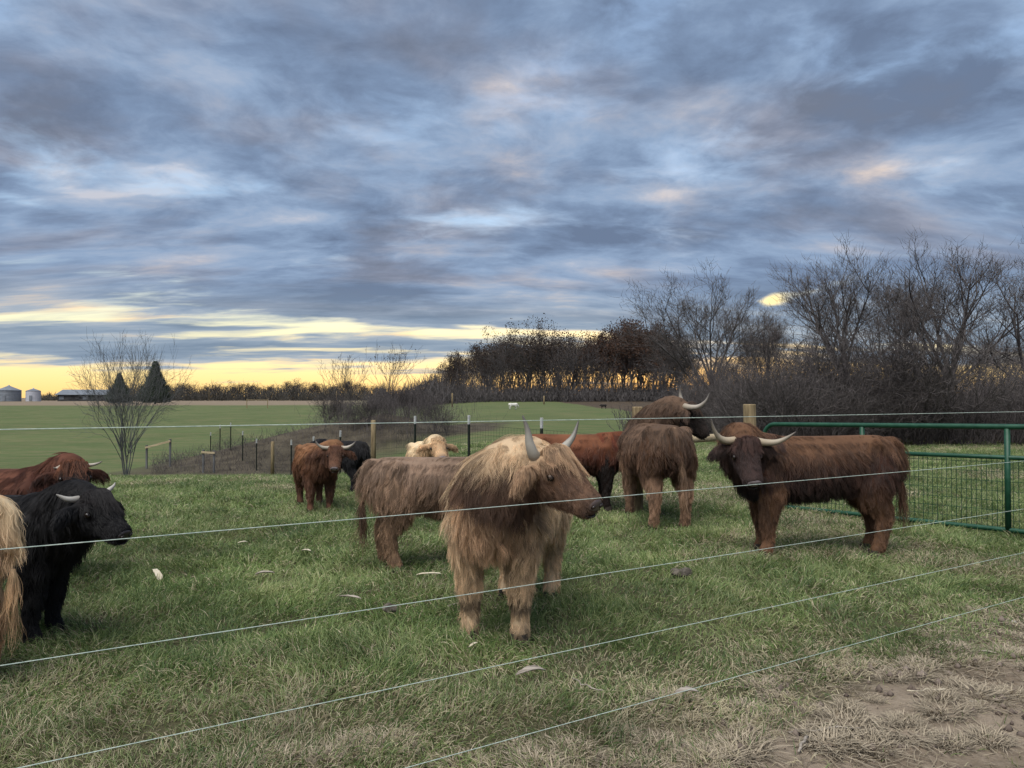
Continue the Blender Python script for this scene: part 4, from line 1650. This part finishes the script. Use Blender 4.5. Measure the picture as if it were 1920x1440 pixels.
def build_herd():
    HC = 'highland cow'
    G = 'shaggy cattle in the pasture'
    P_DUN = pal(S(202, 174, 138), S(214, 186, 150), S(208, 178, 142), S(100, 75, 58), S(112, 84, 64), S(98, 78, 66), S(182, 150, 116), S(210, 180, 142), S(158, 128, 98), S(160, 130, 95))
    P_DUN['chest'] = S(172, 138, 108)
    P_GREY = pal(S(142, 118, 98), S(148, 120, 95), S(122, 94, 72), S(104, 82, 68), S(96, 76, 62), S(90, 70, 60), S(130, 106, 86), S(152, 122, 94), S(110, 88, 70), S(92, 68, 48))
    P_BROWN = pal(S(102, 80, 63), S(96, 68, 48), S(90, 64, 47), S(84, 66, 54), S(56, 46, 40), S(50, 42, 38), S(88, 68, 56), S(150, 118, 92), S(86, 66, 52), S(138, 110, 86))
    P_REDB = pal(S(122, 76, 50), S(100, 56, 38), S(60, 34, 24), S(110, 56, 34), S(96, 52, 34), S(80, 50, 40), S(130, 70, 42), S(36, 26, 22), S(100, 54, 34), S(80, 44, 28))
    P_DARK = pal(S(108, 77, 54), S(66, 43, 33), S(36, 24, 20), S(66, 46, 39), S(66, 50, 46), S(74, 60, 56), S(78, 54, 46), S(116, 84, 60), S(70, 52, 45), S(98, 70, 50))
    P_RED = pal(S(136, 96, 64), S(112, 74, 50), S(90, 60, 42), S(108, 72, 52), S(104, 72, 54), S(120, 90, 74), S(122, 82, 60), S(104, 72, 54), S(108, 72, 52), S(104, 70, 50))
    P_BLACK = pal(S(34, 32, 32), S(24, 23, 25), S(20, 19, 21), S(24, 23, 25), S(22, 21, 23), S(22, 21, 23), S(40, 36, 36), S(24, 23, 26), S(26, 25, 26), S(24, 22, 24))
    P_BLOND = pal(S(222, 196, 156), S(214, 180, 140), S(196, 158, 116), S(212, 178, 136), S(196, 160, 120), S(170, 140, 118), S(216, 184, 142), S(198, 156, 116), S(196, 160, 120), S(200, 164, 122))
    P_LREDB = pal(S(104, 64, 47), S(72, 45, 37), S(70, 40, 30), S(88, 50, 38), S(60, 42, 36), S(58, 44, 38), S(128, 78, 50), S(80, 48, 36), S(80, 48, 36), S(90, 50, 36))

    UP = [(0, 0, 0), (0.045, 0.01, 0.0), (0.075, 0.06, 0.01), (0.08, 0.13, 0.02), (0.06, 0.21, 0.03)]
    # 1 main dun cow
    animal('highland_cow', 'pale dun cow facing the camera, head turned aside, upright horns, standing in front', HC, G, (-0.02, 5.16), -103, 1.04,
           (1027, 846, 4.45, (0.70, -0.50, -0.48)), P_DUN, hairs=80000, nose=M_NOSE_BROWN, shag=1.12, rad=0.00092, seed=11, voxel=0.018, knee_band=True, fore=0.8,
           horns=([(0, 0, 0), (0.05, 0.012, 0.01), (0.11, 0.05, 0.02), (0.16, 0.105, 0.04), (0.20, 0.19, 0.05)],
                  [(0, 0, 0), (0.03, 0.02, 0.0), (0.05, 0.08, -0.01), (0.055, 0.15, -0.02), (0.065, 0.23, -0.045)]),
           horn_col=((0.24, 0.215, 0.17), (0.30, 0.28, 0.235), (0.06, 0.052, 0.046)))
    # 2 grey-brown heifer
    animal('highland_cow', 'grey-brown long-haired cow seen from the side, its head hidden behind the dun cow', HC, G, (-0.52, 6.86), 10, 0.90,
           ((0.80, 0.10, 0.70), 15, 55), P_GREY, hairs=40000, shag=1.15, rad=0.0012, seed=12, horns=None, legs=(0, 0, -0.03, 0.06))
    # 3 brown cow from behind
    animal('highland_cow', 'big brown cow seen from behind with its horned head turned to the side', HC, G, (1.69, 9.30), 96, 1.08,
           (1287, 758, 9.28, (0.72, -0.08, -0.66)), P_BROWN, hairs=32000, tail_side=-0.16, shag=0.9, rad=0.0017, seed=13, belly=1.12,
           horns=([(0, 0, 0), (0.06, 0.01, 0.0), (0.12, 0.07, -0.01), (0.13, 0.15, -0.02), (0.11, 0.23, -0.02)],
                  [(0, 0, 0), (0.08, -0.01, 0.05), (0.15, 0.0, 0.13), (0.19, 0.06, 0.20), (0.20, 0.15, 0.24)]))
    # 4 red-brown cow behind
    animal('highland_cow', 'red-brown cow with black legs, half hidden behind the big brown cow', HC, G, (0.90, 10.3), 4, 0.93,
           ((0.80, 0.05, 1.0), 10, 30), P_REDB, hairs=14000, shag=0.7, rad=0.0019, seed=14, horns=(UP, UP))
    # 5 dark brown cow by the gate
    animal('highland_cow', 'dark brown cow standing side-on by the gate with wide spreading horns', HC, G, (2.79, 7.32), 181, 1.04,
           (1397, 822, 6.92, (0.10, -0.62, -0.80)), P_DARK, hairs=48000, shag=0.95, rad=0.0012, seed=15, tag_mat=M_TAG_WHITE, tag_side=1, nose=M_NOSE_GREY, fore=0.7,
           legs=(0.04, -0.02, 0.05, -0.04),
           horns=([(0, 0, 0), (0.10, -0.02, 0.02), (0.20, -0.015, 0.04), (0.29, 0.025, 0.06), (0.36, 0.075, 0.08)],
                  [(0, 0, 0), (0.09, 0.0, 0.02), (0.16, 0.03, 0.04), (0.215, 0.10, 0.06), (0.245, 0.19, 0.07)]),
           horn_col=((0.36, 0.285, 0.19), (0.34, 0.29, 0.21), (0.06, 0.05, 0.045)))
    # 6 red cow far left
    animal('highland_cow', 'small reddish cow facing the camera in front of the back fence', HC, G, (-2.62, 10.3), -66, 0.80,
           (630, 837, 9.78, (0.10, -0.75, -0.66)), P_RED, hairs=14000, shag=1.0, rad=0.0018, seed=16, tag_mat=M_TAG_TEAL, tag_side=1, nose=M_NOSE_GREY, fore=0.8,
           horns=([(0, 0, 0), (0.07, 0.0, 0.02), (0.13, 0.02, 0.04), (0.19, 0.06, 0.06), (0.23, 0.11, 0.07)],
                  [(0, 0, 0), (0.07, 0.0, 0.02), (0.14, 0.02, 0.04), (0.20, 0.07, 0.06), (0.23, 0.14, 0.07)]))
    # 7 black calf behind it
    animal('highland_cow', 'black calf standing close behind the small reddish cow', 'calf', G, (-2.83, 12.3), 150, 0.76,
           ((0.75, 0, 0.60), 0, 60), P_BLACK, hairs=8000, shag=0.9, rad=0.0022, seed=17)
    # 8 blond cow
    animal('highland_cow', 'pale blond cow whose face shows over the back of the grey-brown cow', HC, G, (-1.10, 10.05), -75, 0.82,
           (820, 824, 9.25, (0.30, -0.85, -0.42)), P_BLOND, hairs=12000, fore=0.4, shag=0.9, rad=0.0019, seed=18, nose=M_NOSE_GREY)
    # 9 red-brown cow at the left edge
    animal('highland_cow', 'red-brown cow with a fluffy crown behind the black cow', HC, G, (-4.18, 6.25), 4, 0.86,
           (137, 868, 6.0, (0.62, -0.60, -0.50)), P_LREDB, hairs=20000, shag=1.0, rad=0.0014, seed=19, hr=0.020,
           horns=([(0, 0, 0), (0.05, 0.0, 0.02), (0.09, 0.005, 0.04), (0.13, 0.02, 0.06), (0.15, 0.035, 0.07)],
                  [(0, 0, 0), (0.02, -0.01, 0.0), (0.04, -0.015, 0.0), (0.055, -0.01, 0.01), (0.065, 0.0, 0.01)]))
    # 10 black cow
    animal('highland_cow', 'shaggy black cow with short pale horns, head in profile', HC, G, (-3.22, 4.78), 4, 0.82,
           (172, 925, 4.50, (0.82, -0.22, -0.50)), P_BLACK, hairs=42000, shag=1.1, rad=0.0012, seed=20, fore=1.0, hr=0.025,
           horns=([(0, 0, 0), (0.05, 0.01, 0.01), (0.09, 0.035, 0.02), (0.12, 0.06, 0.03), (0.135, 0.085, 0.03)],
                  [(0, 0, 0), (0.04, 0.0, -0.01), (0.08, 0.01, -0.03), (0.11, 0.03, -0.05), (0.13, 0.045, -0.06)]),
           horn_col=((0.24, 0.22, 0.19), (0.38, 0.36, 0.32), (0.28, 0.26, 0.23)))
    # 11 blond cow cut by the frame
    animal('highland_cow', 'cream-coloured cow of which only the rump and hind leg enter the picture', HC, G, (-3.38, 3.93), 181, 0.93,
           ((0.82, 0, 1.05), 0, 35), P_BLOND, hairs=30000, shag=1.0, rad=0.0010, seed=21)
    # far animals
    p = at(963, 772, 78)
    animal('sheep', 'tiny white sheep grazing out in the far field', 'sheep', None, (p.x, 78), 20, 0.62, ((0.78, 0, 0.72), 0, 55), P_BLOND, hairs=0, seed=30, voxel=0.05, solid=M_WOOL)
    p = at(1131, 768, 80)
    animal('small_animal', 'tiny dark animal standing in the far field', 'animal', None, (p.x, 80), 150, 0.42, ((0.74, 0, 0.95), 0, 30), P_BLACK, hairs=0, seed=31, voxel=0.06, solid=M_DARKFUR)


build_herd()


# ------------------------------------------------------------------ grass, straw, litter
def build_grass():
    rg = np.random.default_rng(42)
    # sample points with a density that thins out with distance
    def sample(n, y0, y1, margin, power):
        t = rg.random(n)
        a = power
        Y = (y0 ** a + (y1 ** a - y0 ** a) * t) ** (1 / a)
        Xh = Y * 0.69 + margin
        return rg.uniform(-1, 1, n) * Xh, Y
    X, Y = sample(470000, 2.3, 25.0, 0.9, 0.62)
    # cut the far part: in front of the wood and short of the drop on the left
    u = X / (np.abs(Y) + 8)
    ok = (Y < np.where(u < -0.1, 19.5, 25)) & (fence_side(X, Y) > -4)
    X, Y = X[ok], Y[ok]
    s = fence_side(X, Y)
    wob = (fbm(X * 1.1, Y * 1.1, 21, 4) - 0.5) * 1.5
    patch = fbm(X * 0.55 + 5, Y * 0.55, 31, 4)
    tuft = fbm(X * 2.6, Y * 2.6, 41, 3)
    rightside = sstep(X, -0.9, 0.4)
    # bare track: hardly any blades on this side of the fence
    bare = sstep(s + wob * 1.1, 0.12, -0.22) * rightside
    keep = rg.random(len(X)) > np.clip(bare * 1.02, 0, 0.955)
    keep &= rg.random(len(X)) < (0.55 + 0.75 * tuft)
    X, Y, s, wob, patch, tuft, bare = (q[keep] for q in (X, Y, s, wob, patch, tuft, bare))
    N = len(X)
    Z = ground_z(X, Y)
    # how dry: near the fence, in scattered patches
    dry = 0.95 * sstep(s + wob * 1.6, 0.85, -0.45) + 0.75 * sstep(patch, 0.55, 0.68) + 0.08
    dry = dry + 0.45 * sstep(fbm(X * 0.35, Y * 0.35, 77, 3), 0.55, 0.70) * sstep(Y, 9, 4)
    dry = dry + 0.62 * sstep(Y + wob * 2.2, 5.0, 3.4)
    dead = rg.random(N) < np.clip(dry * 0.66 + 0.05, 0.06, 0.86)
    L = (0.050 + 0.062 * rg.random(N)) * (0.32 + 1.3 * tuft) * np.where(dead, 0.95, 1.05)
    L *= np.interp(s, [-1.0, 0.0, 0.8, 2.0], [0.6, 0.62, 0.9, 1.05])
    L *= np.interp(Y, [3, 10, 25], [1.0, 1.05, 0.95])
    # lie of the blades: slow swirl plus scatter
    ang = fbm(X * 1.3, Y * 1.3, 51, 3) * 18 + rg.normal(0, 1.3, N)
    lean = np.clip(rg.normal(1.12, 0.45, N), 0.15, 1.85) + np.where(dead, 0.25, 0)
    hd = np.stack([np.cos(ang), np.sin(ang), np.zeros(N)], 1)
    K = 4
    pts = np.empty((N, K, 3))
    p = np.stack([X, Y, Z - 0.006], 1)
    pts[:, 0] = p
    th = lean * 0.30
    for k in range(1, K):
        d = hd * np.sin(th)[:, None] + np.array([0, 0, 1.0]) * np.cos(th)[:, None]
        p = p + d * (L / (K - 1))[:, None]
        pts[:, k] = p
        th = np.minimum(th + lean * 0.38, 1.75)
    pts[:, :, 2] = np.maximum(pts[:, :, 2], Z[:, None] + 0.003)
    w = 0.0017 * (np.maximum(Y, 3.5) / 3.5) ** 0.62 * rg.uniform(0.6, 1.35, N)
    rad = w[:, None] * np.array([0.8, 1.0, 0.75, 0.15])[None]
    # colours
    g0, g1, g2 = np.array([0.066, 0.108, 0.029]), np.array([0.162, 0.222, 0.068]), np.array([0.33, 0.35, 0.155])
    q = np.clip(rg.normal(0.45, 0.28, N) + (fbm(X * 1.7, Y * 1.7, 61, 3) - 0.5) * 0.9, 0, 1)[:, None]
    green = np.where(q < 0.5, g0 + (g1 - g0) * q * 2, g1 + (g2 - g1) * (q * 2 - 1))
    st = rg.random(N)[:, None]
    straw = np.array([0.21, 0.175, 0.095]) * (1 - st) + np.array([0.56, 0.49, 0.32]) * st
    pv = (0.62 + 0.76 * fbm(X * 0.9, Y * 0.9, 81, 3)) * (0.70 + 0.60 * fbm(X * 3.2, Y * 3.2, 83, 2))
    C = np.where(dead[:, None], straw, green) * (pv * 1.06)[:, None]
    o = curves('grass', pts, rad, C, M_BLADE)
    tag(o, 'short tangled green grass of the pasture mixed with dry straw', 'grass', kind='stuff')
    # loose straw lying about on the track
    n = 26000
    X = rg.uniform(-2.5, 5.5, n)
    Y = rg.uniform(2.4, 7.0, n)
    s = fence_side(X, Y)
    ok = (s < 0.5) & (s > -3.2) & (rg.random(n) < 0.12 + 0.88 * sstep(fbm(X * 2.0, Y * 2.0, 71, 3), 0.42, 0.62))
    X, Y = X[ok], Y[ok]
    n = len(X)
    a = rg.uniform(0, 6.28, n)
    L = rg.uniform(0.03, 0.17, n)
    bend = rg.normal(0, 0.4, n)
    pts = np.empty((n, 4, 3))
    x, y = X.copy(), Y.copy()
    for k in range(4):
        pts[:, k] = np.stack([x, y, ground_z(x, y) + 0.004 + 0.012 * rg.random(n)], 1)
        x = x + np.cos(a) * L / 3
        y = y + np.sin(a) * L / 3
        a = a + bend * 0.4
    st = rg.random(n)[:, None]
    C = np.array([0.15, 0.115, 0.075]) * (1 - st) + np.array([0.42, 0.35, 0.25]) * st
    rad = (0.0011 + 0.0011 * rg.random(n))[:, None] * np.array([0.9, 1, 1, 0.5])[None]
    o = curves('straw', pts, rad, C, M_BLADE)
    tag(o, 'loose bits of pale straw strewn over the bare dirt', 'straw', kind='stuff')
    # crumbs of soil on the track
    n = 5200
    X = rg.uniform(-1.0, 5.5, n)
    Y = rg.uniform(2.4, 6.5, n)
    s = fence_side(X, Y)
    ok = (s < 0.15) & (s > -3)
    X, Y = X[ok], Y[ok]
    n = len(X)
    r = 0.003 + 0.024 * rg.random(n) ** 4
    base = np.array([[1, 0, 0], [-1, 0, 0], [0, 1, 0], [0, -1, 0], [0, 0, 1], [0, 0, -1]], float)
    V = base[None] * r[:, None, None] * rg.uniform(0.6, 1.3, (n, 6, 1)) + np.stack([X, Y, ground_z(X, Y) + r * 0.35], 1)[:, None]
    tri = np.array([[0, 2, 4], [2, 1, 4], [1, 3, 4], [3, 0, 4], [2, 0, 5], [1, 2, 5], [3, 1, 5], [0, 3, 5]])
    F = (np.arange(n)[:, None, None] * 6 + tri[None]).reshape(-1, 3)
    o = link('soil_crumbs', mesh_from(V.reshape(-1, 3), F, 'soil'), simple('soil_crumb', (0.08, 0.06, 0.048), (0.20, 0.16, 0.13), 3, 0.95))
    tag(o, 'crumbs of dry brown soil scattered over the bare track', 'soil', kind='stuff')


def tuft_mesh(seed, n=300, h=0.10, spread=0.19):
    rg = np.random.default_rng(seed)
    V, F, C = [], [], []
    for i in range(n):
        a = rg.uniform(0, 6.28)
        r0 = spread * 0.45 * math.sqrt(rg.random())
        b = np.array([math.cos(a) * r0, math.sin(a) * r0, -0.01])
        a2 = a + rg.normal(0, 1.0)
        d = np.array([math.cos(a2), math.sin(a2), 0])
        w = np.array([-d[1], d[0], 0]) * rg.uniform(0.0011, 0.0026)
        L = h * rg.uniform(0.5, 1.25)
        th = rg.uniform(0.15, 1.0)
        p = b
        k0 = len(V)
        sh = rg.uniform(0.55, 1.1)
        for k in range(4):
            kk = (1.0, 1.0, 0.75, 0.12)[k]
            V += [p - w * kk, p + w * kk]
            c = np.array([0.43, 0.36, 0.26]) * sh * (0.6 + 0.4 * k / 3)
            C += [c, c]
            p = p + (d * math.sin(th) + np.array([0, 0, 1]) * math.cos(th)) * L / 3
            th += rg.uniform(0.15, 0.5)
        for k in range(3):
            F.append((k0 + 2 * k, k0 + 2 * k + 1, k0 + 2 * k + 3, k0 + 2 * k + 2))
    me = mesh_from(np.array(V), F, 'tuft')
    set_col(me, np.array(C))
    me.materials.append(M_STRAW)
    return me


def gp(px, py):
    """point of the flat near ground at a pixel of the photograph"""
    Y = EYE * 1440 / (py - 745)
    X = (px - 960) / 1440 * Y
    return X, Y, gz(X, Y)


def build_litter():
    rnd = random.Random(9)
    tm = [tuft_mesh(k) for k in range(5)]
    spots = [(1385, 1405, 1.0), (1335, 1418, 1.0), (1312, 1432, 0.9), (1218, 1434, 0.9), (1425, 1288, 0.8), (1405, 1328, 0.9), (1395, 1376, 1.0), (1440, 1340, 0.8), (1550, 1388, 1.2),
             (1625, 1392, 1.2), (1580, 1352, 1.0), (1690, 1370, 1.0), (1762, 1338, 1.1), (1830, 1300, 1.2), (1790, 1284, 0.9), (1850, 1385, 1.0), (1780, 1392, 0.9),
             (1560, 1262, 0.9), (1625, 1255, 0.9), (1662, 1275, 0.9), (1720, 1255, 1.0), (1705, 1268, 0.9), (1690, 1352, 0.7), (1150, 1425, 1.0), (1075, 1408, 1.0), (1010, 1436, 1.0),
             (700, 1382, 1.0), (740, 1400, 1.1), (660, 1398, 1.0), (500, 1425, 1.0), (440, 1430, 1.0), (545, 1412, 0.9), (870, 1432, 0.9), (610, 1420, 1.0)]
    placed = [gp(px, py)[:2] + (k, px > 1290) for px, py, k in spots]
    while len(placed) < 66:
        a, b = rnd.uniform(0.0, 4.2), rnd.uniform(-0.55, 0.30)
        x, y = F0.x + FD.x * a + FN.x * b, F0.y + FD.y * a + FN.y * b
        if y > 3.05 and all(math.hypot(x - p[0], y - p[1]) > 0.13 for p in placed):
            placed.append((x, y, rnd.uniform(0.5, 1.0), True))
    for i, (x, y, k, onb) in enumerate(placed):
        z = gz(x, y)
        o = bpy.data.objects.new('dead_grass_tuft', tm[i % 5])
        COL.objects.link(o)
        o.location = (x, y, z)
        o.rotation_euler = (0, 0, rnd.uniform(0, 6.28))
        o.scale = (k * rnd.uniform(0.8, 1.35), k * rnd.uniform(0.8, 1.35), k * rnd.uniform(0.38, 0.62))
        tag(o, 'pale spiky tuft of dead grass on the bare dirt track' if onb else 'pale tuft of dead grass among the green along the fence', 'grass tuft',
            'dead tufts on the dirt track' if onb else 'dead tufts along the fence')

    def husk(px, py, L, w, ang, tilt, mat, name, lab, cat, curl=0.5):
        """thin curled strip with thickness"""
        x, y, z = gp(px, py)
        V, F = [], []
        n = 9
        for i in range(n + 1):
            t = i / n - 0.5
            ww = w * math.sqrt(max(0.04, 1 - (2 * t) ** 2)) * rnd.uniform(0.8, 1.15)
            lift = 0.02 + math.cos(t * 3) * L * 0.10 * curl
            for side in (-1, -0.4, 0.4, 1):
                V.append((t * L, side * ww / 2 + 0.05 * L * math.sin(4 * t), lift + abs(side) * ww * 0.3))
        for i in range(n):
            for k in range(3):
                a = i * 4 + k
                F.append((a, a + 1, a + 5, a + 4))
        o = link(name, mesh_from(np.array(V), F, name), mat, smooth=True)
        sd_ = o.modifiers.new('thick', 'SOLIDIFY')
        sd_.thickness = 0.004
        o.location = (x, y, z + 0.045)
        o.rotation_euler = (0, tilt, ang)
        tag(o, lab, cat)

    husk(297, 1094, 0.16, 0.055, 2.2, -0.5, M_HUSK, 'corn_husk', 'pale cream husk standing up in the grass near the black cow', 'husk', 1.0)
    husk(498, 1092, 0.15, 0.05, 0.3, 0.0, M_CHIP, 'bark_scrap', 'bleached bark scrap with a splinter, midway between the black and grey-brown cows', 'bark')
    husk(806, 1092, 0.21, 0.04, 0.05, 0.0, M_HUSK, 'corn_husk', 'flat tan husk lying just in front of the grey-brown cow', 'husk', 0.3)
    husk(658, 1134, 0.19, 0.035, -0.5, 0.0, M_CHIP, 'wood_splinter', 'long greyish splinter left of the dark clod', 'splinter', 0.2)
    husk(575, 1045, 0.10, 0.035, -0.3, 0.0, M_HUSK, 'corn_husk', 'tiny pale husk alone in the grass left of the grey-brown cow', 'husk', 0.5)
    husk(457, 1027, 0.10, 0.03, 0.5, 0.0, M_HUSK, 'corn_husk', 'small cream husk far from the cows in mid pasture', 'husk', 0.5)
    husk(995, 1282, 0.17, 0.055, 0.35, 0.0, M_CHIP, 'bark_scrap', 'curled grey bark scrap on the grass below the dun cow', 'bark', 0.6)
    husk(888, 1225, 0.09, 0.02, 0.9, 0.0, M_HUSK, 'corn_husk', 'thin pale husk right at the front hooves of the dun cow', 'husk', 0.4)
    husk(1285, 1322, 0.12, 0.05, 0.1, 0.0, M_CHIP, 'leaf_scrap', 'crumpled grey leaf near the lowest strand at the track edge', 'leaf', 0.6)

    def stick(px, py, L, r, ang, lab, mat=M_CHIP):
        x, y, z = gp(px, py)
        mb = MB()
        pts = []
        for i in range(7):
            t = i / 6 - 0.5
            pts.append((t * L * math.cos(ang) + rnd.gauss(0, 0.006), t * L * math.sin(ang) + rnd.gauss(0, 0.006), r + 0.012 * rnd.random() + (0.008 if px > 1300 else 0.045)))
        mb.tube(pts, [r * (0.6 + 0.5 * rnd.random()) for _ in pts], 6)
        o = mb.build('stick', mat, smooth=True)
        o.location = (x, y, z)
        tag(o, lab, 'stick')
    stick(1100, 1303, 0.20, 0.004, -0.9, 'thin bleached stick on the grass right of the curled bark scrap')
    stick(850, 1144, 0.12, 0.004, 0.9, 'short pale stick beside the dark clod')
    stick(1545, 1368, 0.34, 0.006, 0.15, 'long grey stick lying across the dirt between dead tufts')
    stick(1500, 1400, 0.16, 0.007, 0.9, 'short forked grey stick on the dirt near the bottom edge')
    stick(1735, 1308, 0.22, 0.004, 0.12, 'thin straight straw stalk on the bare middle of the track', M_HUSK)
    stick(1835, 1222, 0.20, 0.006, -0.6, 'dark twig at the upper end of the dirt track')

    def clod(px, py, r, lab, name, mat, n=6):
        x, y, z = gp(px, py)
        mb = MB()
        for i in range(n):
            a = rnd.uniform(0, 6.28)
            d = r * rnd.uniform(0, 0.75)
            rr = r * rnd.uniform(0.35, 0.6)
            mb.ball((math.cos(a) * d, math.sin(a) * d * 0.8, rr * 0.55 + (0.035 if name == 'clod' else 0.004)), Vector((rr * rnd.uniform(0.8, 1.2), 0, 0)), Vector((0, rr, rr * 0.3)), Vector((0, 0, rr * 0.65)), 9, 6)
        me = remesh(mb, r * 0.12, 1)
        o = link(name, me, mat, smooth=True)
        o.location = (x, y, z)
        tag(o, lab, 'clod' if name != 'stone' else 'stone')
    clod(733, 1152, 0.075, 'dark broken clod with bleached chips in front of the grey-brown cow', 'clod', M_DUNG)
    clod(1275, 1090, 0.085, 'dark clod in the grass below the brown cow seen from behind', 'clod', M_DUNG)
    clod(1908, 1224, 0.018, 'small white stone at the right edge of the dirt track', 'stone', M_STONE, 3)
    clod(1898, 1172, 0.022, 'tiny white stone at the grass edge by the track end', 'stone', M_STONE, 3)
    clod(1815, 1320, 0.012, 'tiny pale pebble alone on bare dirt', 'stone', M_STONE, 3)


build_grass()
build_litter()
